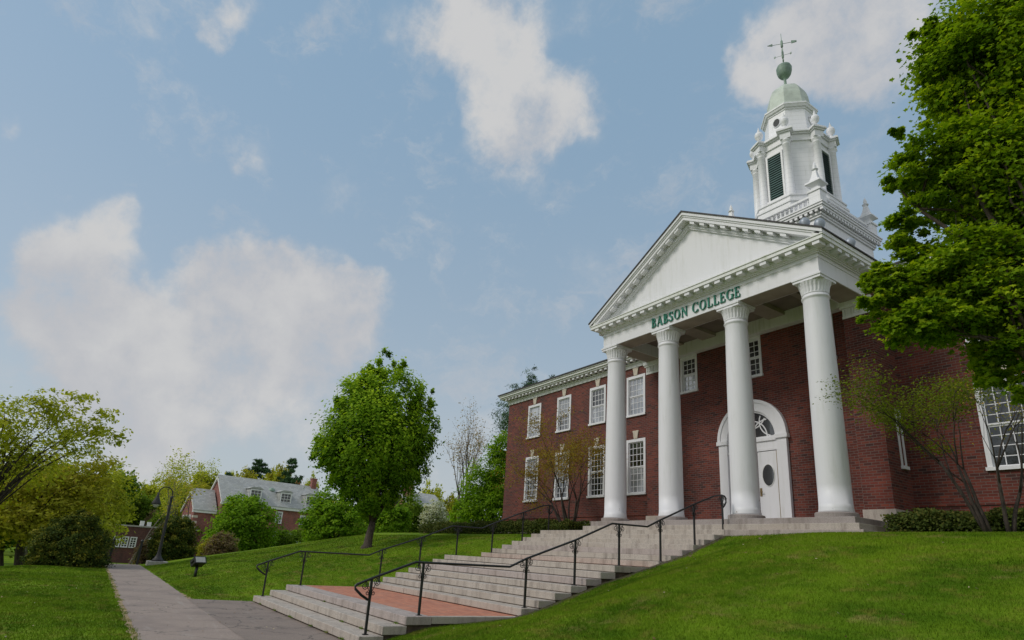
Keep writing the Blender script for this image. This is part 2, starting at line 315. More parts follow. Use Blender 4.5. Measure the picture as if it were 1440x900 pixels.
# ------------------------------------------------------------------ mesh helpers
def tag(o, label=None, cat=None, group=None, kind=None):
    if label: o['label'] = label
    if cat: o['category'] = cat
    if group: o['group'] = group
    if kind: o['kind'] = kind
    return o
def thing(name, loc, label, cat, group=None):
    o = bpy.data.objects.new(name, None); COL.objects.link(o); o.location = loc; o.empty_display_size = 0.3
    return tag(o, label, cat, group)
def wloc(o):
    v = Vector((0, 0, 0))
    while o: v += o.location; o = o.parent
    return v
def link(name, me, m, parent=None):
    o = bpy.data.objects.new(name, me); COL.objects.link(o)
    if m is not None: me.materials.append(m)
    if parent is not None:
        # geometry is written in world coordinates; shift it into the parent's space
        L = wloc(parent); me.transform(Matrix.Translation(-L)); o.parent = parent
    return o
class MB:
    def __init__(s, T=None): s.v = []; s.f = []; s.sm = []; s.T = T; s.cuts = []
    def add(s, vs, fs, smooth=False):
        k = len(s.v)
        for p in vs:
            p = Vector(p); s.v.append(s.T @ p if s.T else p)
        f0 = len(s.f)
        for f in fs: s.f.append([i+k for i in f]); s.sm.append(smooth)
        s.cuts.append((k, len(s.v), f0, len(s.f)))
        return s
    def box(s, x0, x1, y0, y1, z0, z1):
        vs = [(x0,y0,z0),(x1,y0,z0),(x1,y1,z0),(x0,y1,z0),(x0,y0,z1),(x1,y0,z1),(x1,y1,z1),(x0,y1,z1)]
        return s.add(vs, [(0,3,2,1),(4,5,6,7),(0,1,5,4),(1,2,6,5),(2,3,7,6),(3,0,4,7)])
    def frustum(s, c, h0, h1, z0, z1):
        vs = [(c[0]+a*h0, c[1]+b*h0, z0) for a, b in ((-1,-1),(1,-1),(1,1),(-1,1))] + [(c[0]+a*h1, c[1]+b*h1, z1) for a, b in ((-1,-1),(1,-1),(1,1),(-1,1))]
        return s.add(vs, [(0,3,2,1),(4,5,6,7),(0,1,5,4),(1,2,6,5),(2,3,7,6),(3,0,4,7)])
    def prism(s, poly, a0, a1, plane='XZ'):
        n = len(poly)
        f = {'XZ': lambda p, a: (p[0], a, p[1]), 'YZ': lambda p, a: (a, p[0], p[1]), 'XY': lambda p, a: (p[0], p[1], a)}[plane]
        vs = [f(p, a0) for p in poly] + [f(p, a1) for p in poly]
        fs = [list(range(n)), list(range(2*n-1, n-1, -1))] + [(i, i+n, (i+1) % n+n, (i+1) % n) for i in range(n)]
        return s.add(vs, fs)
    def lathe(s, c, prof, n=32, rot=0.0, smooth=True, cap=True):
        vs = []; fs = []
        for (r, z) in prof:
            for i in range(n):
                a = rot + 2*math.pi*i/n; vs.append((c[0]+r*math.cos(a), c[1]+r*math.sin(a), c[2]+z))
        m = len(prof)
        for j in range(m-1):
            for i in range(n):
                fs.append((j*n+i, j*n+(i+1) % n, (j+1)*n+(i+1) % n, (j+1)*n+i))
        s.add(vs, fs, smooth)
        if cap:
            k = len(s.v)-m*n; s.cuts[-1] = s.cuts[-1][:3]+(len(s.f)+2,)
            s.f.append([k+i for i in range(n)][::-1]); s.sm.append(False)
            s.f.append([k+(m-1)*n+i for i in range(n)]); s.sm.append(False)
        return s
    def tube(s, pts, rad, n=6, smooth=True):
        pts = [Vector(p) for p in pts]; m = len(pts)
        if not hasattr(rad, '__len__'): rad = [rad]*m
        vs = []; fs = []; up = Vector((0.31, 0.17, 0.93))
        for i, p in enumerate(pts):
            t = (pts[min(i+1, m-1)]-pts[max(i-1, 0)])
            t = t.normalized() if t.length > 1e-9 else Vector((0, 0, 1))
            a = t.cross(up); a = a.normalized() if a.length > 0.05 else t.cross(Vector((1, 0, 0))).normalized()
            b = t.cross(a)
            for k in range(n):
                g = 2*math.pi*k/n; vs.append(p+(a*math.cos(g)+b*math.sin(g))*rad[i])
        for i in range(m-1):
            for k in range(n): fs.append((i*n+k, i*n+(k+1) % n, (i+1)*n+(k+1) % n, (i+1)*n+k))
        fs.append(list(range(n))[::-1]); fs.append([(m-1)*n+k for k in range(n)])
        return s.add(vs, fs, smooth)
    def each(s, name, m, parent=None):
        "one object per added piece, for parts one could count"
        for (v0, v1, f0, f1) in s.cuts:
            q = MB(); q.v = s.v[v0:v1]; q.f = [[i-v0 for i in f] for f in s.f[f0:f1]]; q.sm = s.sm[f0:f1]; q.build(name, m, parent)
    def build(s, name, m, parent=None, bevel=0.0):
        me = bpy.data.meshes.new(name); me.from_pydata([tuple(v) for v in s.v], [], s.f); me.update()
        me.polygons.foreach_set('use_smooth', s.sm)
        o = link(name, me, m, parent)
        if bevel:
            b = o.modifiers.new('bevel', 'BEVEL'); b.width = bevel; b.segments = 2; b.limit_method = 'ANGLE'
        return o

LEAFSHAPES = {
 'diamond': [(0, -0.5), (0.3, -0.05), (0, 0.5), (-0.3, -0.05)],
 'needle': [(0, -0.5), (0.09, 0), (0, 0.5), (-0.09, 0)],
 'maple': [(0, -0.45), (0.28, -0.32), (0.20, -0.12), (0.5, 0.05), (0.24, 0.16), (0.0, 0.55), (-0.24, 0.16), (-0.5, 0.05), (-0.20, -0.12), (-0.28, -0.32)],
}
def leaf_mesh(name, C, N, S, V, m, parent=None, shape='diamond', T=None):
    C = np.asarray(C, float); N = np.asarray(N, float); n = len(C)
    N = N/np.maximum(np.linalg.norm(N, axis=1, keepdims=True), 1e-6)
    tmpl = np.array(LEAFSHAPES[shape]); k = len(tmpl)
    if T is None: T = rng.normal(size=(n, 3))
    A = T - N*np.sum(T*N, axis=1, keepdims=True); A /= np.maximum(np.linalg.norm(A, axis=1, keepdims=True), 1e-6)
    B = np.cross(N, A)
    S = np.asarray(S, float).reshape(-1, 1, 1)
    vs = C[:, None, :] + S*(B[:, None, :]*tmpl[None, :, 0:1] + A[:, None, :]*tmpl[None, :, 1:2] - N[:, None, :]*(np.abs(tmpl[None, :, 0:1])*0.45))
    me = bpy.data.meshes.new(name)
    me.vertices.add(n*k); me.vertices.foreach_set('co', vs.astype(np.float32).ravel())
    me.loops.add(n*k); me.loops.foreach_set('vertex_index', np.arange(n*k, dtype=np.int32))
    me.polygons.add(n); me.polygons.foreach_set('loop_start', np.arange(0, n*k, k, dtype=np.int32)); me.polygons.foreach_set('loop_total', np.full(n, k, dtype=np.int32))
    at = me.attributes.new('leafvar', 'FLOAT', 'FACE'); at.data.foreach_set('value', np.clip(V, 0, 1).astype(np.float32))
    me.update()
    return link(name, me, m, parent)
def unit(n):
    a = rng.normal(size=(n, 3)); return a/np.linalg.norm(a, axis=1, keepdims=True)
def lump(p, s): return noise.noise(Vector(p)*s)

# ------------------------------------------------------------------ terrain
def interp(xs, ys): return lambda v: np.interp(v, xs, ys)
r_, t_ = 0.16, 0.432
G_L = interp([-1.6, -0.67, 1.4, 5, 7.3, 9.9, 12, 14, 30], [0, 0.15, 0.62, 1.35, 1.88, 2.42, 2.75, 2.85, 3.0])
S_E = interp([-1.0, 0.10, 0.53, 1.28, 2.18, 3.17, 3.88, 5.67, 6.81, 8.33, 10.07, 12, 14, 30], [-0.03, -0.03, 0.10, 0.28, 0.36, 0.44, 0.62, 1.2, 1.5, 1.92, 2.55, 2.7, 2.8, 3.0])
G_R = interp([-3, -1.0, 0.0, 2, 4.8, 7.3, 9.0, 10.0, 12, 14, 30], [0, 0.10, 0.25, 0.80, 1.50, 2.15, 2.52, 2.63, 2.72, 2.8, 3.0])
def sstep(x): x = np.clip(x, 0, 1); return x*x*(3-2*x)
def height(X, Y):
    X = np.asarray(X, float); Y = np.asarray(Y, float)
    kl = sstep((-8.95-X)/5.0); kr = sstep((X+0.53)/3.2)
    z = S_E(Y)*(1-kl)*(1-kr) + G_L(Y)*kl*(X < -4) + G_R(Y)*kr*(X >= -4)
    xd = np.where(Y < -3.2, -29.0+(-3.2-Y)*2.0, -29.0+0.12*np.clip(Y, 0, 20))
    wing = sstep((Y-10)/6.0); xd = xd*(1-wing) + (-36.0)*wing
    drop = sstep((xd-X)/34.0)
    z = z*(1-drop) - 2.3*drop
    far = np.hypot(X-10, Y+4)
    z = z + 16.0*sstep((far-135)/140.0)*sstep((X+60)/-80.0)
    z = z + 0.04*np.sin(X*0.7+1.3*np.sin(Y*0.5))*np.sin(Y*0.9)*sstep((Y+1.6)/-4.0+0.0)
    inst = (X > -8.93) & (X < -0.54) & (Y > 0.03) & (Y < 10.2)
    z = np.where(inst, z-0.55, z)
    return z
def hz(x, y): return float(height(np.array([x]), np.array([y]))[0])
gx = np.unique(np.concatenate([np.linspace(-420, -60, 46), np.linspace(-60, -20, 41), np.linspace(-20, 14, 103), [-8.95, -8.92, -0.55, -0.52], np.linspace(14, 80, 20)]))
gy = np.unique(np.concatenate([np.linspace(-160, -30, 20), np.linspace(-30, -6, 25), np.linspace(-6, 14, 81), [0.02, 0.05, 10.19, 10.22], np.linspace(14, 60, 24), np.linspace(60, 420, 40)]))
GX, GY = np.meshgrid(gx, gy); GZ = height(GX, GY)
nx, ny = len(gx), len(gy)
me = bpy.data.meshes.new('lawn_ground')
idx = np.arange(nx*ny).reshape(ny, nx)
q = np.stack([idx[:-1, :-1], idx[:-1, 1:], idx[1:, 1:], idx[1:, :-1]], -1).reshape(-1, 4)
me.from_pydata(np.stack([GX, GY, GZ], -1).reshape(-1, 3).tolist(), [], q.tolist()); me.update()
me.polygons.foreach_set('use_smooth', [True]*len(me.polygons))
tag(link('lawn_ground', me, M['lawn']), kind='structure')

# asphalt path along the foot of the steps, and its apron
def sheet(name, m, xs, ylo, yhi, dz):
    vs = []; fs = []
    K = 8
    for i, x in enumerate(xs):
        a = ylo(x); b = yhi(x)
        for k in range(K+1):
            y = a+(b-a)*k/K; vs.append((x, y, hz(x, min(y, -1.65)) + dz))
    for i in range(len(xs)-1):
        for k in range(K): a = i*(K+1)+k; fs.append((a, a+K+1, a+K+2, a+1))
    me = bpy.data.meshes.new(name); me.from_pydata(vs, [], fs); me.update()
    return tag(link(name, me, m), kind='structure')
wob = lambda x, s: 0.05*noise.noise(Vector((x*1.3, s, 0))) + 0.03*noise.noise(Vector((x*4.0, s, 3)))
xs = list(np.linspace(-52, 14, 220))
sheet('asphalt_path', M['asphalt'], xs, lambda x: -3.2+wob(x, 0), lambda x: -1.58+wob(x, 5), 0.012)
xs = list(np.linspace(-9.6, -9.1, 8)) + list(np.linspace(-9.05, -0.5, 40)) + list(np.linspace(-0.4, 14, 40))
def apron(x):
    if x < -9.1: return -1.60 + (x+9.6)/0.5*1.64
    if x < -0.5: return 0.05
    return max(-1.2, 0.05-(x+0.5)*0.45)+wob(x, 5)
sheet('asphalt_apron', M['asphalt_dark'], xs, lambda x: -1.62+0.02*noise.noise(Vector((x*0.8, 2, 2))), apron, 0.016)
M['dry'] = plain('dry_grass_edge', (0.30, 0.22, 0.12), 0.95, 0.35, 14)
xs = list(np.linspace(-40, -9.7, 140))
sheet('worn_edge', M['dry'], xs, lambda x: -1.66+wob(x, 5), lambda x: -1.45+wob(x*1.7, 9)*2.2, 0.007)
sheet('worn_edge', M['dry'], xs+list(np.linspace(-9.6, 8, 90)), lambda x: -3.30+wob(x*1.7, 12)*1.6, lambda x: -3.14+wob(x, 0), 0.007)

xs = list(np.linspace(2.0, 10.1, 90))
vs = []; fs = []
for i, y in enumerate(xs):
    wd_ = 0.14+0.10*noise.noise(Vector((y*1.7, 3, 1)))+0.07*noise.noise(Vector((y*5.0, 1, 7)))
    for k in range(4):
        x = -0.56+max(0.04, wd_+0.06)*k/3; vs.append((x, y, hz(max(x, -0.52), y)+0.012-0.02*(k == 3)))
for i in range(len(xs)-1):
    for k in range(3): a = i*4+k; fs.append((a, a+1, a+5, a+4))
me = bpy.data.meshes.new('bare_soil'); me.from_pydata(vs, [], fs); me.update()
tag(link('bare_soil', me, M['soil']), kind='structure')

# grass blades where the lawn is close enough for them to show
def blades(x0, x1, y0, y1, dens, h, wdt, ok):
    n = int((x1-x0)*(y1-y0)*dens); X = rng.uniform(x0, x1, n); Y = rng.uniform(y0, y1, n)
    k = ok(X, Y); X = X[k]; Y = Y[k]; Z = height(X, Y); n = len(X)
    hh = h*rng.uniform(0.5, 1.25, n); a = rng.uniform(0, 6.283, n); lean = rng.normal(0, 0.45, (n, 2))
    b0 = np.stack([X-wdt*np.cos(a), Y-wdt*np.sin(a), Z-0.01], -1); b1 = np.stack([X+wdt*np.cos(a), Y+wdt*np.sin(a), Z-0.01], -1)
    tp = np.stack([X+lean[:, 0]*hh, Y+lean[:, 1]*hh, Z+hh], -1)
    return np.stack([b0, b1, tp], 1)
instair = lambda X, Y: (X > -8.98) & (X < -0.5) & (Y > -0.02) & (Y < 10.1)
onpath = lambda X, Y: ((Y > -3.22) & (Y < -1.56) & (X < -9.4)) | ((Y > -3.22) & (Y < 0.06) & (X >= -9.4) & (X < -0.5)) | ((Y > -3.22) & (X >= -0.5) & (Y < np.maximum(-1.2, 0.05-(X+0.5)*0.45)))
def okl(X, Y):
    "grass keeps off the stone and the asphalt, with a ragged fringe"
    w1 = 0.07*np.sin(X*3.1+2*np.sin(X*1.3))+0.05*np.sin(X*8.7)
    return ~(instair(X, Y) | onpath(X, Y+w1*(Y < -3.0)-w1*(Y > -2.0)))
def tufts(pts, n, sp, h):
    out = []
    for (x, y) in pts:
        k = n; X = x+rng.normal(0, sp, k); Y = y-np.abs(rng.normal(0, 0.02, k)); out.append((X, Y))
    X = np.concatenate([o[0] for o in out]); Y = np.concatenate([o[1] for o in out]); m_ = len(X); hh = h*rng.uniform(0.4, 1.2, m_); a = rng.uniform(0, 6.28, m_); ln_ = rng.normal(0, 0.4, (m_, 2))
    Z = np.where(Y < 0.02, 0.012, np.where(Y < 0.45, r_, 2*r_))
    return np.stack([np.stack([X-0.006*np.cos(a), Y-0.006*np.sin(a), Z], -1), np.stack([X+0.006*np.cos(a), Y+0.006*np.sin(a), Z], -1), np.stack([X+ln_[:, 0]*hh, Y+ln_[:, 1]*hh, Z+hh], -1)], 1)
bl = np.concatenate([
    tufts([(-7.9, -0.01), (-6.3, -0.01), (-4.9, -0.01), (-4.7, -0.012), (-3.2, -0.01), (-2.2, -0.01), (-1.3, -0.01), (-2.6, 0.42), (-1.5, 0.42), (-1.2, 0.42), (-5.2, 0.85), (-0.9, 0.85)], 26, 0.05, 0.05),
    blades(-0.55, 4.5, -0.6, 6.0, 4600, 0.034, 0.0045, okl), blades(4.5, 8.0, -0.5, 6.0, 2800, 0.036, 0.0045, okl),
    blades(-0.55, 8.0, 6.0, 10.4, 2300, 0.034, 0.006, okl),
    blades(-12, 0.0, -8.5, -3.15, 1300, 0.034, 0.008, okl), blades(-27, -12, -9.0, -3.15, 480, 0.035, 0.014, okl),
    blades(-16, -8.9, -1.6, 10.5, 800, 0.034, 0.010, okl), blades(-29, -16, -1.6, 10.5, 320, 0.035, 0.016, okl)])
n = len(bl); me = bpy.data.meshes.new('grass_blades')
me.vertices.add(n*3); me.vertices.foreach_set('co', bl.astype(np.float32).ravel())
me.loops.add(n*3); me.loops.foreach_set('vertex_index', np.arange(n*3, dtype=np.int32))
me.polygons.add(n); me.polygons.foreach_set('loop_start', np.arange(0, n*3, 3, dtype=np.int32)); me.polygons.foreach_set('loop_total', np.full(n, 3, dtype=np.int32))
at = me.attributes.new('leafvar', 'FLOAT', 'FACE'); at.data.foreach_set('value', rng.uniform(0, 1, n).astype(np.float32)); me.update()
tag(link('grass_blades', me, M['blade']), 'short mown grass covering the slopes beside the steps', 'grass', kind='stuff')

LX = np.concatenate([rng.uniform(-0.3, 7, 70), rng.uniform(-16, -9, 30), rng.uniform(-14, -1, 40), rng.uniform(-9.5, -1.2, 40)]); LY = np.concatenate([rng.uniform(0.5, 9.5, 70), rng.uniform(0, 9, 30), rng.uniform(-7, -3.3, 40), rng.uniform(-3.0, 0.0, 40)])
LZ = height(LX, LY)+0.03
lt = leaf_mesh('leaf_litter', np.stack([LX, LY, LZ], -1), rng.normal(size=(180, 3))*0.4+np.array([0, 0, 1]), rng.uniform(0.02, 0.06, 180), rng.uniform(0, 1, 180), M['lf_litter'])
tag(lt, 'scattered dry leaf bits and petals on the lawn and path', 'litter', kind='stuff')

# ------------------------------------------------------------------ stone steps
XL, XR = -8.944, -0.527
st = thing('stone_steps', ((XL+XR)/2, 0, 0), 'wide granite stairway with two red brick landings climbing to the white columned porch', 'steps')
fronts = [0, t_, 2*t_] + [3.418+t_*k for k in range(7)] + [7.481+t_*k for k in range(7)]
y_land1, y_land2 = fronts[2], fronts[9]
for i, y in enumerate(fronts):
    back = y+t_+0.03 if i not in (2, 9) else y+0.52
    if i == 16: back = 10.3
    z1 = (i+1)*r_; z0 = z1-r_+0.012
    # each course is laid from a few long granite blocks
    cuts = [XL] + sorted(XL+(XR-XL)*c for c in ([0.31+0.07*math.sin(i*2.1), 0.66+0.06*math.cos(i*1.7)] if i % 2 else [0.47+0.09*math.sin(i*1.3)])) + [XR]
    mb = MB()
    for a, b in zip(cuts[:-1], cuts[1:]):
        j = random.uniform(-0.006, 0.006); e0 = 0 if a == XL else 0.004; e1 = 0 if b == XR else 0.004
        mb.box(a+e0, b-e1, y+j, back, z0, z1+random.uniform(-0.003, 0.003))
    mb.build('step', M['granite_pink'] if i % 5 == 2 else M['granite'], st, bevel=0.012)
    MB().box(XL+0.06, XR-0.05, y+0.05, back+0.35, z0-0.22, z0+0.002).build('step_bed', M['soil'], st)
for ya, yb, z in ((y_land1+0.525, fronts[3]+0.02, 3*r_), (y_land2+0.525, fronts[10]+0.02, 10*r_)):
    MB().box(XL+0.02, XR-0.17, ya, yb, z-0.12, z-0.004).build('brick_landing', M['paving'], st)
    MB().box(XR-0.165, XR, ya, yb-0.02, z-0.13, z).build('edging', M['granite'], st, bevel=0.01)

# ------------------------------------------------------------------ handrails
def spiral(mb, c, r, dirx, turns=1.6, T=None):
    pts = []
    for i in range(26):
        a = math.pi/2 + i/25*turns*2*math.pi; rr = r*(1-0.72*i/25)
        pts.append((c[0], c[1]+dirx*rr*math.cos(a), c[2]+rr*math.sin(a)))
    mb.tube(pts, 0.0075, 5)
def handrail(x, label):
    h = thing('handrail', (x, 5, 1), label, 'handrail', 'iron handrails beside the steps')
    posts = [(0.19, 0.16), (1.2, 0.48), (3.63, 0.64), (4.97, 1.12), (6.33, 1.6), (7.76, 1.76), (9.07, 2.24), (10.28, 2.72)]
    top = [(-0.07, 1.00), (-0.02, 1.02), (0.19, 1.11), (1.03, 1.43), (3.2, 1.44), (3.63, 1.63), (4.97, 2.10), (6.1, 2.56), (7.3, 2.58), (7.76, 2.78), (9.07, 3.30), (9.95, 3.62), (10.28, 3.68), (10.40, 3.66)]
    loop0 = [(-0.07, 1.00), (-0.105, 0.97), (-0.10, 0.92), (0.02, 0.82), (0.16, 0.74)]
    loop1 = [(10.40, 3.66), (10.46, 3.60), (10.45, 3.50), (10.38, 3.40), (10.31, 3.34)]
    mb = MB()
    mb.tube([(x, a, b) for a, b in (loop0[::-1]+top[1:-1]+loop1)], 0.024, 8)
    mb.build('rail', M['iron'], h)
    for y, z in posts:
        zt = float(np.interp(y, [p[0] for p in top], [p[1] for p in top]))
        mb = MB().box(x-0.02, x+0.02, y-0.02, y+0.02, z-0.05, zt-0.015).box(x-0.045, x+0.045, y-0.045, y+0.045, z-0.005, z+0.012)
        p = mb.build('post', M['iron'], h)
        sc = MB()
        for d in (-1, 1):
            slope = 0.36 if (y < 1 or 3.4 < y < 6.2 or y > 7.5) else 0.0
            spiral(sc, (x, y+d*0.115, zt-0.10+d*slope*0.1), 0.07, d)
            spiral(sc, (x, y+d*0.05, zt-0.26), 0.035, -d, 1.2)
            sc.tube([(x, y+d*0.022, zt-0.33), (x, y+d*0.03, zt-0.22), (x, y+d*0.115, zt-0.03+d*slope*0.1)], 0.0075, 5)
        sc.build('scroll', M['iron'], p)
handrail(-0.72, 'black scrolled iron handrail on the near right edge of the steps by the sloping lawn')
handrail(-8.70, 'black scrolled iron handrail on the far left edge of the steps by the lone maple')

# ------------------------------------------------------------------ college hall
XC = -1.83
hall = thing('college_hall', (XC, 14, 2.7), 'red brick college hall with white four column portico, green lettering and tall white steeple', 'building')
COLX = [-5.76, -3.192, -0.451, 2.117]; YC = 10.981; PF = 3.04
ZA = 9.558
# porch floor of stepped granite slabs
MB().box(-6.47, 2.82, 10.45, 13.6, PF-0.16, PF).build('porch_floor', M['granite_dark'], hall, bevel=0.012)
MB().box(-6.68, 2.99, 10.27, 13.6, PF-0.32, PF-0.163).build('porch_step', M['granite'], hall, bevel=0.012)
MB().box(-0.6, 3.17, 10.08, 13.6, PF-0.62, PF-0.325).build('porch_step', M['granite_pink'], hall, bevel=0.012)
MB().box(-8.9, -0.62, 10.32, 13.6, PF-0.62, PF-0.328).build('porch_step', M['granite_pink'], hall, bevel=0.012)
def column(x):
    c = (x, YC, 0)
    prof = [(0.412, 3.168), (0.408, 3.22), (0.395, 3.28), (0.388, 3.4)]
    for k in range(13):
        u = k/12; prof.append((0.388-0.058*u**1.7, 3.4+u*5.5))
    prof += [(0.335, 8.93), (0.36, 8.955), (0.365, 8.985), (0.345, 9.01), (0.338, 9.06)]
    o = MB().lathe(c, prof, 48).build('column', M['white'], hall)
    cp = MB()
    cp.lathe(c, [(0.338, 9.06), (0.348, 9.065), (0.352, 9.085), (0.345, 9.095)], 48, cap=False)
    # fluted bell
    n = 96; vs = []; fs = []; zz = [9.095, 9.13, 9.25, 9.34, 9.40]; rr = [0.340, 0.342, 0.362, 0.395, 0.425]
    for j in range(5):
        for i in range(n):
            a = 2*math.pi*i/n; q = (0.012 if (i % 4) in (0, 1) else -0.008)*(1 if 0 < j < 4 else 0.3)
            vs.append((x+(rr[j]+q)*math.cos(a), YC+(rr[j]+q)*math.sin(a), zz[j]))
    for j in range(4):
        for i in range(n): fs.append((j*n+i, j*n+(i+1) % n, (j+1)*n+(i+1) % n, (j+1)*n+i))
    cp.add(vs, fs)
    cp.lathe(c, [(0.425, 9.40), (0.43, 9.43)], 48)
    cp.box(x-0.40, x+0.40, YC-0.40, YC+0.40, 9.425, 9.50); cp.box(x-0.424, x+0.424, YC-0.424, YC+0.424, 9.50, 9.556)
    cp.build('capital', M['white'], o)
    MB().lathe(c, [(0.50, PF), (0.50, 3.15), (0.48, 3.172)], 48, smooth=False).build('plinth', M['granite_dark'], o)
for x in COLX: column(x)
# entablature on four sides of the porch
AX0, AX1, AY0, AY1 = -6.12, 2.477, 10.62, 11.342
ent = MB()
def ring(mb, x0, x1, y0, y1, p, z0, z1, wdt=0.72):
    "front beam and the two side beams, projecting p beyond the architrave face"
    mb.box(x0-p, x1+p, y0-p, y0+wdt, z0, z1)
    mb.box(x0-p, x0+wdt, y0+wdt, 13.05, z0, z1); mb.box(x1-wdt, x1+p, y0+wdt, 13.05, z0, z1)
ring(ent, AX0, AX1, AY0, AY1, 0, ZA, 10.02)
ring(ent, AX0, AX1, AY0, AY1, 0.022, 10.02, 10.055)
ring(ent, AX0, AX1, AY0, AY1, 0.004, 10.055, 10.14)
ring(ent, AX0, AX1, AY0, AY1, 0.05, 10.14, 10.18); ring(ent, AX0, AX1, AY0, AY1, 0.09, 10.18, 10.215)
ent.build('entablature', M['white'], hall)
tr = MB()   # stepped ornament below the frieze
x = AX0+0.05; k = 0
while x < AX1-0.25:
    tr.box(x, x+0.30, AY0-0.012, AY0-0.001, 9.985+0.018*(k % 2), 10.003+0.018*(k % 2)); x += 0.30; k += 1
tr.each('frieze_trim', M['white2'], hall)
# modillions and corona
md = MB()
x = AX0-0.14
while x < AX1+0.10:
    md.box(x, x+0.20, AY0-0.34, AY0-0.03, 10.225, 10.325); x += 0.40
y = AY0+0.05
while y < 13.0:
    md.box(AX1+0.03, AX1+0.34, y, y+0.20, 10.225, 10.325); md.box(AX0-0.34, AX0-0.03, y, y+0.20, 10.225, 10.325); y += 0.40
co = MB(); ring(co, AX0, AX1, AY0, AY1, 0.12, 10.215, 10.33)
ring(co, AX0, AX1, AY0, AY1, 0.37, 10.33, 10.44); ring(co, AX0, AX1, AY0, AY1, 0.395, 10.44, 10.465)
cornice = co.build('cornice', M['white2'], hall); md.each('modillion', M['white'], cornice)
# roof: one gable over porch and hall
EZ, AZ, HW = 10.62, 13.40, 4.70
sl = (AZ-EZ)/HW
def zr(x): return AZ-abs(x-XC)*sl
ped = MB()
ped.prism([(AX0-0.1, 10.46), (AX1+0.1, 10.46), (XC, AZ-0.32)], AY0+0.02, AY0+0.3)
ped.build('tympanum', M['white'], hall)
rk = MB(); rm = MB()
for s in (-1, 1):
    def P(d, below): return (XC+s*d, AZ-d*sl-below)
    # nested raking mouldings, each a sloping bar butted at the ridge
    def bar(mb, d0, d1, b0, b1, y0, y1):
        poly = [P(d0, b0), P(d1, b0), P(d1, b1), P(d0, b1)]
        mb.prism(poly if s > 0 else poly[::-1], y0, y1)
    bar(rk, 0, HW, 0.035, 0.14, AY0-0.40, AY0+0.2); bar(rk, 0, HW-0.10, 0.14, 0.20, AY0-0.36, AY0+0.19); bar(rk, 0, HW-0.2, 0.20, 0.315, AY0-0.33, AY0+0.18)
    bar(rk, 0, HW-0.55, 0.43, 0.50, AY0-0.09, AY0+0.17); bar(rk, 0, HW-0.45, 0.315, 0.43, AY0-0.05, AY0+0.16); bar(rk, 0, HW-0.62, 0.50, 0.56, AY0-0.05, AY0+0.15)
    d = 0.25
    while d < HW-1.0:
        bar(rm, d, d+0.18, 0.318, 0.415, AY0-0.30, AY0-0.052); d += 0.40
    # eaves moulding along the sides
    xe = XC+s*HW
rake = rk.build('raking_cornice', M['white'], hall); rm.each('modillion', M['white'], rake)
ev = MB()
for s in (-1, 1):
    a, b = XC+s*(HW-0.32), XC+s*(HW-0.005)
    ev.box(min(a, b), max(a, b), AY0-0.36, 25, 10.47, 10.575)
ev.each('eaves', M['white2'], hall)
rf = MB()
for s in (-1, 1):
    poly = [(XC, AZ-0.035), (XC+s*(HW+0.03), EZ-0.05), (XC+s*(HW+0.03), EZ-0.005), (XC, AZ+0.02)]
    rf.prism(poly, AY0-0.43, 25.2)
roof = rf.build('roof', M['roof'], hall)
for (vx, vy, vr) in [(2.119, 10.785, 0.15), (2.590, 10.687, 0.15), (2.562, 12.345, 0.15)]:
    MB().lathe((vx, vy, zr(vx)), [(0.10, -0.05), (0.10, 0.10), (vr*0.75, 0.13), (vr, 0.13+vr*0.7), (vr*0.8, 0.13+vr*1.35), (vr*0.35, 0.13+vr*1.75), (0.02, 0.13+vr*1.85)], 16).build('roof_vent', M['vent'], roof)
# ceiling with beams
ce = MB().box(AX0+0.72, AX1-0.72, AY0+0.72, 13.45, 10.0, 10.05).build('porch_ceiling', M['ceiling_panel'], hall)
cb = MB()
for x in COLX[1:3]: cb.box(x-0.30, x+0.30, AY0+0.72, 13.2, 9.86, 9.998)
for x in [(COLX[i]+COLX[i+1])/2 for i in range(3)]: cb.box(x-0.10, x+0.10, AY0+0.72, 13.2, 9.93, 9.997)
cb.box(AX0+0.72, AX1-0.72, 11.95, 12.10, 9.94, 9.996)
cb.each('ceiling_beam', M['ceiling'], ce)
MB().box(AX0+0.72, AX1-0.72, 13.2, 13.47, ZA-0.03, 9.995).build('wall_frieze', M['white2'], hall)
# thin sheets in the ceiling colour under the beams
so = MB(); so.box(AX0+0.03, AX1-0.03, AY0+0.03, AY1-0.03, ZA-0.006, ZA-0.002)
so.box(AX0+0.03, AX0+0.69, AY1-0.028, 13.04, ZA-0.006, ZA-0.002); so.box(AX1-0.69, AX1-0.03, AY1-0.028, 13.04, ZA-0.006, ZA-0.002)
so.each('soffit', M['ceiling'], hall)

# brick walls with real openings
def wall(mb, x0, x1, z0, z1, Y, holes, depth=0.11):
    xs = sorted({x0, x1} | {h[0] for h in holes} | {h[1] for h in holes}); zs = sorted({z0, z1} | {h[2] for h in holes} | {h[3] for h in holes})
    for i in range(len(xs)-1):
        for j in range(len(zs)-1):
            mx, mz = (xs[i]+xs[i+1])/2, (zs[j]+zs[j+1])/2
            if any(h[0] < mx < h[1] and h[2] < mz < h[3] for h in holes): continue
            mb.add([(xs[i], Y, zs[j]), (xs[i+1], Y, zs[j]), (xs[i+1], Y, zs[j+1]), (xs[i], Y, zs[j+1])], [(0, 1, 2, 3)])
    for a, b, c, d in holes:
        mb.add([(a,Y,c),(b,Y,c),(b,Y,d),(a,Y,d),(a,Y+depth,c),(b,Y+depth,c),(b,Y+depth,d),(a,Y+depth,d)], [(0,4,5,1),(1,5,6,2),(2,6,7,3),(3,7,4,0)])
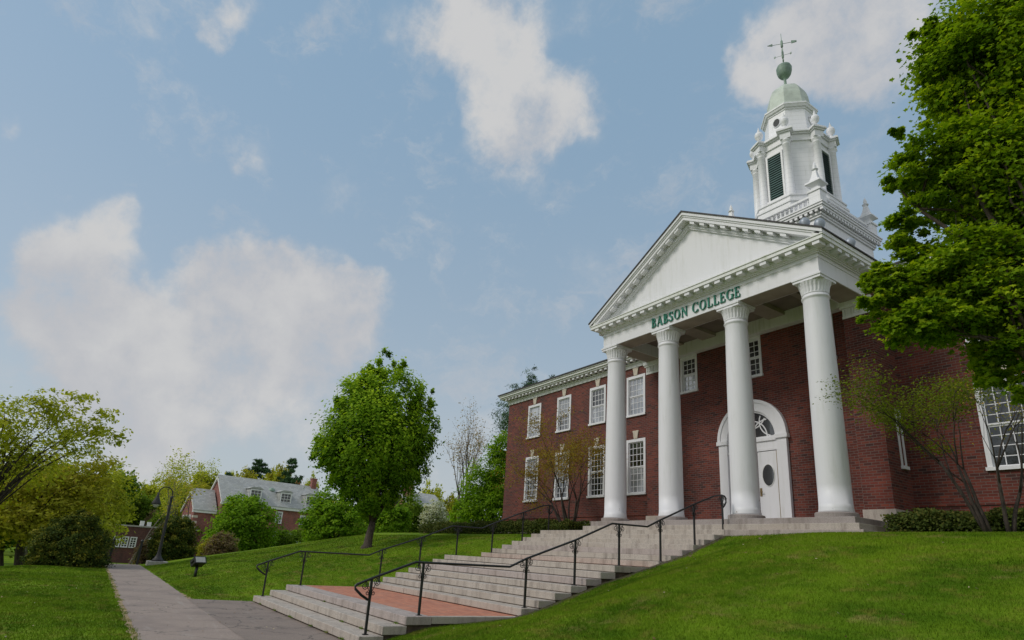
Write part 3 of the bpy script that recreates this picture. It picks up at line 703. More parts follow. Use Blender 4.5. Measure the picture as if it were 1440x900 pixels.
def window(parent, x0, x1, z0, z1, Y, nx, nz, top='glass', bot='glass', T=None, name='window', bar=0.022, cas=0.115, key=None, zsplit=0.5):
    "double hung window: casing and sill, two sashes with glazing bars, two panes"
    f = MB(T)
    f.box(x0, x0+cas, Y-0.03, Y+0.10, z0+0.09, z1); f.box(x1-cas, x1, Y-0.03, Y+0.10, z0+0.09, z1)
    f.box(x0+cas, x1-cas, Y-0.028, Y+0.10, z1-cas*1.1, z1); f.box(x0-0.03, x1+0.03, Y-0.075, Y+0.10, z0, z0+0.088)
    o = f.build(name, M['white'], parent)
    a, b, c, d = x0+cas, x1-cas, z0+0.09, z1-cas*1.1; m = c+(d-c)*zsplit
    s = MB(T)
    for (zz0, zz1, yy) in ((m, d, Y+0.03), (c, m, Y+0.06)):
        s.box(a, b, yy, yy+0.035, zz0, zz0+0.045); s.box(a, b, yy, yy+0.035, zz1-0.045, zz1)
        s.box(a, a+0.04, yy+0.001, yy+0.034, zz0+0.045, zz1-0.045); s.box(b-0.04, b, yy+0.001, yy+0.034, zz0+0.045, zz1-0.045)
        for i in range(1, nx): xx = a+(b-a)*i/nx; s.box(xx-bar/2, xx+bar/2, yy+0.008, yy+0.03, zz0+0.045, zz1-0.045)
        for j in range(1, nz): zz = zz0+(zz1-zz0)*j/nz; s.box(a+0.04, b-0.04, yy+0.010, yy+0.028, zz-bar/2, zz+bar/2)
    s.build('sash', M['white'], o)
    MB(T).add([(a, Y+0.052, m), (b, Y+0.052, m), (b, Y+0.052, d), (a, Y+0.052, d)], [(0, 1, 2, 3)]).build('pane', M[top], o)
    MB(T).add([(a, Y+0.082, c), (b, Y+0.082, c), (b, Y+0.082, m), (a, Y+0.082, m)], [(0, 1, 2, 3)]).build('pane', M[bot], o)
    return o
WY, PY, MY = 14.25, 13.5, 13.05
def keystone(mb, xc, z, Y):
    mb.prism([(xc-0.10, z), (xc+0.10, z), (xc+0.155, z+0.30), (xc+0.175, z+0.30), (xc+0.175, z+0.36), (xc-0.175, z+0.36), (xc-0.175, z+0.30), (xc-0.155, z+0.30)], Y-0.045, Y+0.02)
bw = MB()
LW = [(-16.11, -14.95), (-13.55, -12.44), (-11.02, -9.9), (-8.53, -7.41)]
RW = [(4.34, 5.62), (6.95, 8.1), (9.5, 10.65), (12.0, 13.15)]
lz, uz = (4.46, 6.83), (7.83, 9.68)
holesL = [(a, b, *z) for a, b in LW for z in (lz, uz)]; holesR = [(a, b, *z) for a, b in RW for z in (lz, uz)]
wall(bw, -18.09, -6.2, 1.2, 10.12, WY, holesL); wall(bw, 2.55, 16.0, 1.2, 10.12, WY, holesR)
PWN = [(-4.83, -4.02), (-2.10, -1.29), (0.43, 1.24)]; pz = (8.05, 9.53)
DX, DR = -1.83, 1.28       # doorway centre and half width
wall(bw, -5.42, 1.78, 2.2, 10.05, PY, [(a, b, *pz) for a, b in PWN])
# piers either side of the recess, sides and back of hall and wings
bw.box(-6.2, -5.42, MY, 26, 1.5, 10.05); bw.box(1.78, 2.55, MY, 26, 1.5, 10.05)
bw.box(-18.09, -17.9, WY+0.002, 26, 1.0, 10.12); bw.box(15.8, 16.0, WY+0.002, 26, 1.0, 10.12); bw.box(-18.09, 16.0, 25.8, 26.0, 1.0, 10.12)
bw.build('brick_wall', M['brick'], hall)
# dark rooms behind the panes keep daylight from leaking through
rm_ = MB(); rm_.box(-17.8, -6.3, WY+0.5, 25.5, 3.2, 10.0); rm_.box(2.6, 15.7, WY+0.5, 25.5, 3.2, 10.0); rm_.box(-5.3, 1.7, PY+0.45, 25.5, 3.2, 10.0)
rm_.each('inner_room', M['dark'], hall)
bt = MB()      # projecting brick course at floor level
bt.box(-18.12, -6.2, WY-0.035, WY-0.002, 3.62, 3.70); bt.box(2.55, 16.03, WY-0.035, WY-0.002, 3.62, 3.70)
bt.each('belt_course', M['brick'], hall)
pb = MB(); pb.box(-6.24, -5.40, MY-0.05, MY+0.3, 2.4, 3.46); pb.box(1.75, 2.60, MY-0.05, MY+1.2, 2.4, 3.46)
pb.box(-18.12, -6.25, WY-0.05, WY-0.003, 2.2, 3.42); pb.box(2.61, 16.0, WY-0.05, WY-0.003, 2.2, 3.42)
pb.each('foundation', M['granite'], hall)
for a, b in ((-6.2, -5.42), (1.78, 2.55)):
    pc = MB()      # pilaster capital
    pc.box(a-0.01, b+0.01, MY-0.03, MY+0.2, 9.05, 9.13); pc.box(a+0.0, b, MY-0.02, MY+0.2, 9.13, 9.36)
    n = 9
    for i in range(n): xx = a+0.05+(b-a-0.1)*i/(n-1); pc.box(xx-0.02, xx+0.02, MY-0.045, MY-0.021, 9.15, 9.34)
    pc.box(a-0.05, b+0.05, MY-0.075, MY+0.2, 9.36, 9.43); pc.box(a-0.09, b+0.09, MY-0.11, MY+0.2, 9.43, 9.555)
    pc.build('pilaster_capital', M['white2'], hall)
ks = MB()
wn = 0
for k, (a, b) in enumerate(LW):
    window(hall, a, b, *lz, WY, 4, 4, top='glass' if k != 3 else 'glass_dark', bot='glass_dark' if k < 3 else 'glass_pale')
    o = window(hall, a, b, *uz, WY, 4, 3, top='glass_pale' if k != 2 else 'glass_dark', bot=('glass_pale', 'glass', 'glass_pale', 'glass_pale')[k])
    keystone(ks, (a+b)/2, uz[1]+0.005, WY); keystone(ks, (a+b)/2, lz[1]+0.005, WY)
for k, (a, b) in enumerate(RW):
    window(hall, a, b, *lz, WY, 4, 4, top='glass_far', bot='glass_far'); window(hall, a, b, *uz, WY, 4, 3)
    keystone(ks, (a+b)/2, uz[1]+0.005, WY); keystone(ks, (a+b)/2, lz[1]+0.005, WY)
ks.each('keystone', M['stone'], hall)
for k, (a, b) in enumerate(PWN):
    window(hall, a, b, *pz, PY, 3, 3, top='glass_dark', bot='glass_pale' if k == 0 else 'glass_dark', cas=0.09)
# narrow side window on the flank of the hall
Ts = Matrix.Translation((2.55, 0, 0)) @ Matrix.Rotation(R(90), 4, 'Z')
window(hall, 13.74, 14.02, 4.6, 6.3, 0.0, 1, 3, T=Ts, cas=0.06)
# wing cornices and roofs
for x0, x1, side in ((-18.09, -6.25, -1), (2.6, 16.0, 1)):
    c = MB(); xa, xb = (x0-0.06, x1) if side < 0 else (x0, x1+0.06)
    e = lambda p: (x0-p, x1) if side < 0 else (x0, x1+p)
    c.box(*e(0.05), WY-0.05, 25, 10.06, 10.22); c.box(*e(0.10), WY-0.10, 25, 10.222, 10.28)
    c.box(*e(0.38), WY-0.38, 25, 10.385, 10.46); c.box(*e(0.45), WY-0.45, 25, 10.462, 10.555); c.box(*e(0.50), WY-0.50, 25, 10.557, 10.60)
    wc = c.build('wing_cornice', M['white2'], hall)
    d = MB(); x = x0+0.02
    while x < x1-0.12: d.box(x, x+0.15, WY-0.33, WY-0.102, 10.285, 10.383); x += 0.335
    d.each('modillion', M['white'], wc)
    g = MB(); ya, yb, ym = WY-0.54, 25.6, 19.8; ea = e(0.52)
    g.prism([(ya, 10.60), (ym, 12.2), (yb, 10.60), (yb, 10.66), (ym, 12.27), (ya, 10.66)], ea[0], ea[1], 'YZ')
    g.build('wing_roof', M['roof'], hall)
# gutter pipe
# doorway
zs = 5.93       # spring line of the arch
dr = MB()
dr.box(DX-DR, DX-DR+0.34, PY-0.12, PY+0.02, PF, zs-0.10); dr.box(DX+DR-0.34, DX+DR, PY-0.12, PY+0.02, PF, zs-0.10)
dr.box(DX-DR-0.06, DX-DR+0.38, PY-0.17, PY+0.02, zs-0.10, zs+0.03); dr.box(DX+DR-0.38, DX+DR+0.06, PY-0.17, PY+0.02, zs-0.10, zs+0.03)
N = 28; poly = []
for i in range(N):
    a0, a1 = math.pi*i/N, math.pi*(i+1)/N
    for ri, ro, yy in ((0.92, DR, PY-0.12), (1.20, DR+0.03, PY-0.15)):
        dr.prism([(DX+ri*math.cos(a0), zs+0.03+ri*math.sin(a0)), (DX+ro*math.cos(a0), zs+0.03+ro*math.sin(a0)), (DX+ro*math.cos(a1), zs+0.03+ro*math.sin(a1)), (DX+ri*math.cos(a1), zs+0.03+ri*math.sin(a1))], yy, PY+0.02)
surround = dr.build('door_surround', M['white'], hall)
ins = MB()
ins.box(DX-0.94, DX+0.94, PY-0.055, PY+0.01, 5.50, zs+0.035); ins.box(DX-0.94, DX+0.94, PY-0.10, PY+0.01, 5.80, 5.90); ins.box(DX-0.94, DX+0.94, PY-0.075, PY+0.01, 5.48, 5.56)
ins.box(DX-0.94, DX-0.87, PY-0.05, PY+0.01, PF, 5.48); ins.box(DX+0.87, DX+0.94, PY-0.05, PY+0.01, PF, 5.48)
for i in range(N):     # inner reveal of the arch
    a0, a1 = math.pi*i/N, math.pi*(i+1)/N
    ins.prism([(DX+r0*math.cos(a), zs+0.03+r0*math.sin(a)) for r0, a in ((0.86, a0), (0.925, a0), (0.925, a1), (0.86, a1))], PY-0.06, PY+0.015)
ins.build('door_frame', M['white'], surround)
MB().prism([(DX+0.86*math.cos(math.pi*i/N), zs+0.035+0.86*math.sin(math.pi*i/N)) for i in range(N+1)], PY-0.012, PY-0.004).build('fanlight', M['glass_dark'], surround)
fl = MB()
def arcbar(cx, cz, rad, a0, a1, w=0.02, yy=PY-0.035):
    K = 14
    for i in range(K):
        u0 = a0+(a1-a0)*i/K; u1 = a0+(a1-a0)*(i+1)/K
        pts = [(cx+rr*math.cos(u), cz+rr*math.sin(u)) for rr, u in ((rad-w, u0), (rad+w, u0), (rad+w, u1), (rad-w, u1))]
        if all((p[0]-DX)**2+(p[1]-zs-0.035)**2 < 0.88**2 and p[1] > zs+0.02 for p in pts): fl.prism(pts, yy, yy+0.02)
zz = zs+0.035
for k, yy in ((0, PY-0.036), (1, PY-0.034), (2, PY-0.032)):
    arcbar(DX+(k-1)*0.57, zz, 0.57, 0, math.pi, yy=yy)
arcbar(DX, zz+0.86, 0.56, math.pi, 2*math.pi, yy=PY-0.030); arcbar(DX-0.8, zz+0.5, 0.5, -math.pi/2, math.pi/2, yy=PY-0.028); arcbar(DX+0.8, zz+0.5, 0.5, math.pi/2, 3*math.pi/2, yy=PY-0.026)
fl.build('fanlight_tracery', M['white'], surround)
MB().box(DX-0.87, DX+0.87, PY-0.006, PY+0.0, PF, 5.48).build('door_gap', M['dark'], surround)
for s in (-1, 1):
    a, b = (DX-0.86, DX+0.15) if s < 0 else (DX+0.18, DX+0.855)
    d = MB(); d.box(a, b, PY-0.05, PY-0.008, PF+0.015, 5.465)
    door = d.build('door', M['white'], hall, bevel=0.006)
    xm = (a+b)/2+0.02*s; zc = 4.68
    ov = MB(); vs = [(xm+0.205*math.cos(i*math.pi/20), PY-0.054, zc+0.345*math.sin(i*math.pi/20)) for i in range(40)]
    ov.add(vs, [list(range(40))]).build('oval_pane', M['glass_dark'], door)
    rg = MB(); rg.tube([(xm+0.215*math.cos(i*math.pi/20), PY-0.055, zc+0.355*math.sin(i*math.pi/20)) for i in range(41)], 0.014, 6); rg.build('oval_trim', M['white2'], door)
    hx = a+0.06 if s > 0 else b-0.06
    hd = MB(); hd.box(hx-0.035, hx+0.035, PY-0.065, PY-0.051, 4.02, 4.28); hd.tube([(hx, PY-0.07, 4.15), (hx, PY-0.12, 4.15), (hx+0.10*s, PY-0.125, 4.15)], 0.014, 6)
    hd.build('door_handle', M['brass'], door)
MB().box(DX+0.857, DX+0.872, PY-0.056, PY-0.02, PF+0.01, 5.46).build('brass_strip', M['brass'], surround)

# lettering on the frieze: strokes of an upright roman capital
def glyph(ch):
    "list of convex quads in a box one unit high"
    q = []
    def stroke(x0, y0, x1, y1, w):
        dx, dy = x1-x0, y1-y0; L = math.hypot(dx, dy); nx, ny = -dy/L*w/2, dx/L*w/2
        q.append([(x0+nx, y0+ny), (x0-nx, y0-ny), (x1-nx, y1-ny), (x1+nx, y1+ny)])
    def arc(cx, cy, rx, ry, a0, a1, thin=0.06, thick=0.17, K=14):
        for i in range(K):
            u = [a0+(a1-a0)*(i+k)/K for k in (0, 1)]
            pts = []
            for uu, order in ((u[0], (1, 0)), (u[1], (0, 1))):
                wv = thin+(thick-thin)*abs(math.cos(uu))
                o = (cx+rx*math.cos(uu), cy+ry*math.sin(uu)); n = (cx+(rx-wv)*math.cos(uu), cy+(ry-thin)*math.sin(uu))
                pts += [o, n] if order == (1, 0) else [n, o]
            q.append(pts)
    def ser(x, y, w=0.30, h=0.05): q.append([(x-w/2, y), (x+w/2, y), (x+w/2, y+h), (x-w/2, y+h)])
    if ch == 'B':
        stroke(0.16, 0, 0.16, 1, 0.16); ser(0.13, 0, 0.26); ser(0.13, 0.95, 0.26)
        arc(0.28, 0.27, 0.36, 0.27, -math.pi/2, math.pi/2); arc(0.26, 0.755, 0.31, 0.245, -math.pi/2, math.pi/2)
        stroke(0.16, 0.03, 0.30, 0.03, 0.06); stroke(0.16, 0.525, 0.30, 0.525, 0.06); stroke(0.16, 0.97, 0.28, 0.97, 0.06); return q, 0.70
    if ch == 'A':
        stroke(0.10, 0, 0.40, 1, 0.07); stroke(0.72, 0, 0.40, 1.0, 0.17); stroke(0.2, 0.36, 0.62, 0.36, 0.06); ser(0.10, 0, 0.24); ser(0.72, 0, 0.30); return q, 0.86
    if ch == 'S':
        arc(0.30, 0.745, 0.26, 0.255, 0.15, math.pi*1.35); arc(0.30, 0.27, 0.28, 0.27, -math.pi*0.85, math.pi*0.42)
        stroke(0.14, 0.62, 0.46, 0.43, 0.17); stroke(0.53, 0.74, 0.53, 0.97, 0.05); stroke(0.05, 0.05, 0.05, 0.28, 0.05); return q, 0.64
    if ch == 'O': arc(0.44, 0.5, 0.42, 0.5, 0, 2*math.pi, 0.055, 0.17, 32); return q, 0.92
    if ch == 'N':
        stroke(0.14, 0, 0.14, 1, 0.07); stroke(0.72, 0, 0.72, 1, 0.07); stroke(0.13, 1.0, 0.72, 0.04, 0.17); ser(0.14, 0, 0.24); ser(0.10, 0.95, 0.22); ser(0.74, 0.95, 0.22); return q, 0.88
    if ch in 'CG':
        arc(0.44, 0.5, 0.42, 0.5, 0.65, 2*math.pi-0.65, 0.055, 0.17, 26); stroke(0.75, 0.70, 0.75, 0.97, 0.05)
        if ch == 'G': stroke(0.72, 0.06, 0.72, 0.44, 0.15); ser(0.72, 0.42, 0.30)
        else: stroke(0.76, 0.06, 0.76, 0.26, 0.05)
        return q, 0.86
    if ch in 'LE':
        stroke(0.16, 0, 0.16, 1, 0.16); ser(0.14, 0.95, 0.28); ser(0.14, 0, 0.26); stroke(0.16, 0.03, 0.58, 0.03, 0.06); stroke(0.57, 0.0, 0.61, 0.26, 0.06)
        if ch == 'E': stroke(0.16, 0.97, 0.54, 0.97, 0.06); stroke(0.53, 1.0, 0.56, 0.78, 0.05); stroke(0.16, 0.52, 0.44, 0.52, 0.055); stroke(0.44, 0.42, 0.44, 0.62, 0.05)
        return q, 0.68
LH = 0.345; txt = 'BABSON COLLEGE'; gap = 0.10
adv = [0.50 if c == ' ' else glyph(c)[1]+gap for c in txt]; tot = sum(adv)-gap
X0, X1 = -3.60, 0.03; kx = (X1-X0)/(tot*LH); cx = X0
for c, a in zip(txt, adv):
    if c != ' ':
        mb = MB()
        for i, poly in enumerate(glyph(c)[0]):
            mb.prism([(cx+p[0]*LH*kx, 9.675+p[1]*LH) for p in poly], AY0-0.045-0.0004*i, AY0-0.0005-0.00005*i)
        mb.build('letter', M['letter'], hall)
    cx += a*LH*kx

# ------------------------------------------------------------------ steeple
TX, TY = -1.8, 17.5
tw = MB(); tw.box(TX-1.92, TX+1.92, TY-1.92, TY+1.92, 10.0, 14.42)
steeple = tw.build('steeple_base', M['tower'], hall)
pn = MB()          # sunk panel outlines on the base
for (a, b) in ((-1.35, 1.35),):
    z0, z1 = 12.2, 13.95
    for T in (Matrix.Translation((TX, TY-1.92, 0)), Matrix.Translation((TX+1.92, TY, 0)) @ Matrix.Rotation(R(90), 4, 'Z')):
        pn.T = T; pn.box(a, b, -0.03, -0.001, z1, z1+0.05); pn.box(a, a+0.05, -0.03, -0.001, z0, z1-0.001); pn.box(b-0.05, b, -0.03, -0.001, z0, z1-0.001)
pn.T = None
pn.each('panel_trim', M['tower'], steeple)
sc_ = MB()
for p, z0, z1 in ((1.98, 14.38, 14.46), (2.02, 14.462, 14.55), (2.14, 14.66, 14.74), (2.18, 14.742, 14.83), (2.21, 14.832, 14.88)): sc_.box(TX-p, TX+p, TY-p, TY+p, z0, z1)
bcor = sc_.build('base_cornice', M['tower'], steeple)
dn = MB()
for i in range(22):
    v = -2.1+4.2*i/21
    for s in (-1, 1):
        dn.box(TX+v-0.055, TX+v+0.055, TY+s*2.07-0.055, TY+s*2.07+0.055, 14.552, 14.658)
        if 0 < i < 21: dn.box(TX+s*2.07-0.055, TX+s*2.07+0.055, TY+v-0.055, TY+v+0.055, 14.552, 14.658)
dn.each('dentil', M['tower'], steeple)
bl_ = MB(); bal = MB(); H = 1.87
for s in (-1, 1):
    bl_.box(TX-H, TX+H, TY+s*H-0.07, TY+s*H+0.07, 14.882, 14.98); bl_.box(TX-H, TX+H, TY+s*H-0.09, TY+s*H+0.09, 15.34, 15.43)
    bl_.box(TX+s*H-0.069, TX+s*H+0.069, TY-H, TY+H, 14.883, 14.979); bl_.box(TX+s*H-0.088, TX+s*H+0.088, TY-H, TY+H, 15.341, 15.429)
    n = 20
    for i in range(1, n):
        v = -H+2*H*i/n
        for cx_, cy_ in ((TX+v, TY+s*H), (TX+s*H, TY+v)):
            bal.lathe((cx_, cy_, 14.98), [(0.04, 0), (0.025, 0.05), (0.055, 0.14), (0.03, 0.26), (0.045, 0.36)], 8)
bal.each('baluster', M['tower'], steeple)
bl_.build('balustrade', M['tower'], steeple)
for s in (-1, 1):
    for u in (-1, 1):
        c = (TX+s*H, TY+u*H); f = MB()
        f.frustum(c, 0.22, 0.22, 14.884, 15.44); f.frustum(c, 0.26, 0.26, 15.44, 15.52); f.frustum(c, 0.14, 0.14, 15.52, 15.72); f.frustum(c, 0.15, 0.30, 15.72, 15.80); f.frustum(c, 0.30, 0.28, 15.80, 15.88)
        f.frustum(c, 0.20, 0.11, 15.88, 16.15); f.frustum(c, 0.11, 0.06, 16.15, 16.45); f.lathe((c[0], c[1], 16.45), [(0.11, 0), (0.13, 0.03), (0.06, 0.08), (0.075, 0.15), (0.06, 0.22), (0.01, 0.36)], 12)
        f.build('finial', M['tower'], steeple)
rot8 = R(22.5); K8 = 1/math.cos(rot8)
def oct8(mb, a, z0, z1, a2=None): mb.lathe((TX, TY, 0), [(a*K8, z0), ((a2 or a)*K8, z1)], 8, rot8, smooth=False)
bf = MB(); oct8(bf, 1.34, 14.9, 18.95)
belfry = bf.build('belfry', M['tower'], hall)
bb = MB(); oct8(bb, 1.72, 14.9, 15.75); oct8(bb, 1.76, 15.752, 15.84); oct8(bb, 1.66, 15.842, 16.05); oct8(bb, 1.70, 16.052, 16.10)
bb.build('belfry_plinth', M['tower'], belfry)
for k in range(8):      # corner pilaster columns with broken entablature
    a = rot8+k*math.pi/4; rr = 1.40*K8; c = (TX+rr*math.cos(a), TY+rr*math.sin(a), 0)
    MB().lathe(c, [(0.21, 16.09), (0.21, 16.2), (0.175, 16.24), (0.165, 17.4), (0.145, 18.62), (0.165, 18.64), (0.15, 18.67), (0.15, 18.72), (0.20, 18.78), (0.21, 18.84)], 16).build('belfry_column', M['tower'], belfry)
    blk = MB(); q8 = Matrix.Translation((c[0], c[1], 0)) @ Matrix.Rotation(a, 4, 'Z'); blk.T = q8
    blk.box(-0.25, 0.20, -0.20, 0.20, 18.84, 19.12); blk.box(-0.25, 0.25, -0.25, 0.25, 19.12, 19.19); blk.box(-0.25, 0.31, -0.31, 0.31, 19.19, 19.25); blk.box(-0.25, 0.28, -0.28, 0.28, 19.25, 19.31)
    blk.build('entablature_block', M['tower'], belfry)
    rr2 = 1.44*K8; cu = (TX+rr2*math.cos(a), TY+rr2*math.sin(a), 19.31)
    MB().lathe(cu, [(0.16, 0), (0.16, 0.10), (0.07, 0.16), (0.05, 0.22), (0.15, 0.34), (0.18, 0.48), (0.14, 0.60), (0.05, 0.67), (0.06, 0.72), (0.03, 0.80), (0.005, 0.92)], 14).build('urn', M['tower'], belfry)
be = MB(); oct8(be, 1.40, 18.84, 19.119); oct8(be, 1.46, 19.121, 19.189); oct8(be, 1.54, 19.191, 19.249); oct8(be, 1.50, 19.251, 19.309)
be.build('belfry_entablature', M['tower'], belfry)
for k in range(4):      # louvred openings on the four main faces
    T = Matrix.Translation((TX, TY, 0)) @ Matrix.Rotation(k*math.pi/2, 4, 'Z') @ Matrix.Translation((0, -1.34, 0))
    lv = MB(T); lv.box(-0.30, 0.30, -0.02, -0.003, 16.35, 18.45); o = lv.build('louver', M['louver'], belfry)
    sl_ = MB(T)
    for i in range(19):
        z = 16.38+i*0.109; sl_.add([(-0.30, -0.07, z), (0.30, -0.07, z), (0.30, -0.022, z+0.075), (-0.30, -0.022, z+0.075), (-0.30, -0.07, z-0.015), (0.30, -0.07, z-0.015)], [(0, 1, 2, 3), (4, 5, 1, 0)])
    sl_.build('slats', M['slat'], o)
    fr_ = MB(T); fr_.box(-0.38, -0.30, -0.08, -0.001, 16.25, 18.55); fr_.box(0.30, 0.38, -0.08, -0.001, 16.25, 18.55); fr_.box(-0.30, 0.30, -0.079, -0.001, 18.45, 18.55); fr_.box(-0.42, 0.42, -0.12, -0.002, 16.2, 16.35)
    fr_.build('louver_frame', M['tower'], o)
ln = MB(); oct8(ln, 1.02, 19.3, 20.85, 0.93)
lan = ln.build('lantern', M['tower'], hall)
lc = MB(); oct8(lc, 0.97, 20.80, 20.88); oct8(lc, 1.03, 20.882, 20.98, 1.07); oct8(lc, 1.09, 20.982, 21.05)
lc.build('lantern_cornice', M['tower'], lan)
for k in range(4):
    T = Matrix.Translation((TX, TY, 0)) @ Matrix.Rotation(k*math.pi/2, 4, 'Z') @ Matrix.Translation((0, -0.965, 0))
    ro = MB(T); vs = [(0.15*math.cos(i*math.pi/12), -0.025, 20.32+0.19*math.sin(i*math.pi/12)) for i in range(24)]; ro.add(vs, [list(range(24))])
    o = ro.build('round_vent', M['louver'], lan)
    rt = MB(T); rt.tube([(0.165*math.cos(i*math.pi/12), -0.03, 20.32+0.205*math.sin(i*math.pi/12)) for i in range(25)], 0.022, 6); rt.build('round_vent_trim', M['tower'], o)
dm = MB(); dm.lathe((TX, TY, 0), [(r0*K8, z0) for r0, z0 in ((1.0, 21.05), (0.92, 21.10), (0.86, 21.3), (0.82, 21.6), (0.79, 21.9), (0.74, 22.12), (0.66, 22.32), (0.54, 22.5), (0.38, 22.63), (0.24, 22.68))], 8, rot8, smooth=False)
dome = dm.build('dome', M['copper'], hall)
MB().lathe((TX, TY, 0), [(0.26, 22.66), (0.22, 22.74), (0.10, 22.84), (0.06, 22.95), (0.055, 23.2), (0.10, 23.3), (0.20, 23.37), (0.28, 23.5), (0.325, 23.68), (0.325, 23.8), (0.335, 23.84), (0.29, 23.96), (0.18, 24.06), (0.06, 24.1), (0.03, 24.2)], 24).build('ball_finial', M['copper_dark'], dome)
wv = MB(); wv.tube([(TX, TY, 24.2), (TX, TY, 25.9)], [0.025, 0.012], 8)
wv.lathe((TX, TY, 24.45), [(0.03, 0), (0.05, 0.06), (0.05, 0.36), (0.03, 0.42)], 8); wv.lathe((TX, TY, 25.08), [(0.03, 0), (0.055, 0.05), (0.055, 0.36), (0.02, 0.44)], 8)
for a in (0.5, 0.5+math.pi/2): wv.tube([(TX-0.34*math.cos(a), TY-0.34*math.sin(a), 24.62), (TX+0.34*math.cos(a), TY+0.34*math.sin(a), 24.62)], 0.008, 5)
for i in range(4):
    a = 0.5+i*math.pi/2; p = Vector((TX+0.34*math.cos(a), TY+0.34*math.sin(a), 24.62)); wv.box(p.x-0.035, p.x+0.035, p.y-0.01, p.y+0.01, p.z-0.045, p.z+0.045)
va = 0.55; dv = Vector((math.cos(va), math.sin(va), -0.12))
wv.tube([Vector((TX, TY, 25.3))-dv*0.55, Vector((TX, TY, 25.3))+dv*0.55], 0.012, 5)
for s, w0, w1 in ((-1, 0.0, 0.07), (1, 0.04, 0.08)):
    p0 = Vector((TX, TY, 25.3))+dv*s*0.62; p1 = Vector((TX, TY, 25.3))+dv*s*0.40
    wv.add([p0+Vector((0, 0, w0)), p1+Vector((0, 0, w1)), p1-Vector((0, 0, w1)), p0-Vector((0, 0, w0)), p0+Vector((0.02, -0.02, w0)), p1+Vector((0.02, -0.02, w1)), p1+Vector((0.02, -0.02, -w1)), p0+Vector((0.02, -0.02, -w0))], [(0, 1, 2, 3), (7, 6, 5, 4), (0, 4, 5, 1), (2, 6, 7, 3)])
wv.build('weathervane', M['copper_dark'], dome)

# ------------------------------------------------------------------ plants
def crown(name, root, blobs, m, leafsize, per, clusters, flat=0.6, shape='diamond', seed=0, shell=0.42, crad=0.14, gap=0.0, updir=0.8, bright=0.25, outw=0.6, tight=0.6):
    "leaf clusters spread through the given ellipsoids (centre, horizontal and vertical radius); returns the cluster centres"
    rg = np.random.default_rng(seed)
    vol = np.array([b[3]*b[3]*b[4] for b in blobs])**0.75; vol /= vol.sum()
    C = []; N = []; S = []; V = []; T = []; cen = []
    for b, fr in zip(blobs, vol):
        n = max(3, int(clusters*fr))
        p = rg.normal(size=(n, 3)); p /= np.linalg.norm(p, axis=1, keepdims=True)
        rad = rg.uniform(0, 1, n)**shell
        e = p*rad[:, None]
        c = np.array(b[:3]) + e*np.array([b[3], b[3], b[4]])
        for i in range(n):
            if gap and lump(tuple(c[i]+seed), 1.1/(crad*6)) < -1+gap*1.6-0.15 + 0*rad[i]: continue
            k = per; cr = crad*(b[3]+b[4])*rg.uniform(0.6, 1.35)
            off = rg.normal(size=(k, 3))*cr*np.array([1, 1, flat])*tight
            off[:, 2] -= 0.25*(off[:, 0]**2+off[:, 1]**2)/max(cr, 0.01)
            C.append(c[i]+off); cen.append(c[i])
            out = p[i]*outw+np.array([0, 0, updir]); N.append(np.tile(out, (k, 1))+rg.normal(size=(k, 3))*0.55)
            S.append(leafsize*rg.uniform(0.6, 1.3, k)); base = rg.normal(0.42, 0.16)
            V.append(base+rg.normal(0, 0.16, k)+bright*(off[:, 2]/max(cr, 0.01)*0.3))  # cluster tops coloured lighter: painted top light, and golden tips on the yews
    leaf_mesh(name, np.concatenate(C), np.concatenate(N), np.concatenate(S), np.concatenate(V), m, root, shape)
    return np.array(cen)
def limbs(name, root, base, fork, r0, cen, m, nl=26, seed=0, lean=(0, 0, 0), r1f=0.55, flare=1.5):
    "tapered trunk from base to fork, then limbs curving out to crown clusters"
    rnd = random.Random(seed); mb = MB()
    b = Vector(base); f = Vector(fork); ax = f-b
    mb.tube([b-Vector((0, 0, 0.3)), b+ax*0.03, b+ax*0.12, b+ax*0.5+Vector((r0*0.5, -r0*0.3, 0)), f], [r0*flare*1.15, r0*flare, r0*1.08, r0*0.92, r0*0.8], 12)
    idx = rnd.sample(range(len(cen)), min(nl, len(cen)))
    top = max(c[2] for c in cen)
    for q, i in enumerate(idx):
        c = Vector(cen[i]); h = max(0.0, min(1, (c.z-f.z)/max(0.1, top-f.z)))
        s = f - ax.normalized()*rnd.uniform(0, 0.12)*ax.length
        mid = s.lerp(c, 0.45); mid.z += (c-s).length*0.12; L = (c-s).length
        jit = lambda k: Vector((rnd.uniform(-k, k), rnd.uniform(-k, k), rnd.uniform(-k, k)))*L
        rr = r0*r1f*rnd.uniform(0.35, 0.8)
        pts = [s, s.lerp(mid, 0.5)+jit(0.04), mid+jit(0.05), mid.lerp(c, 0.5)+jit(0.05), c]
        mb.tube(pts, [rr, rr*0.8, rr*0.55, rr*0.32, rr*0.1], 6)
        for _ in range(2):
            a = pts[rnd.choice((2, 3))]; j = rnd.choice(idx); d = a+(Vector(cen[j])-a)*0.35+jit(0.06)
            mb.tube([a, a.lerp(d, 0.5)+jit(0.03), d], [rr*0.4, rr*0.25, rr*0.06], 5)
    return mb.build(name, m, root)
def leafy_tree(label, base, fork, r0, blobs, m, leafsize, per, clusters, group=None, name='tree', barkm='bark', nl=26, seed=1, cat='tree', **kw):
    t = thing(name, base, label, cat, group)
    cen = crown('crown', t, blobs, M[m], leafsize, per, clusters, seed=seed, **kw)
    limbs('trunk', t, base, fork, r0, cen, M[barkm], nl, seed)
    return t
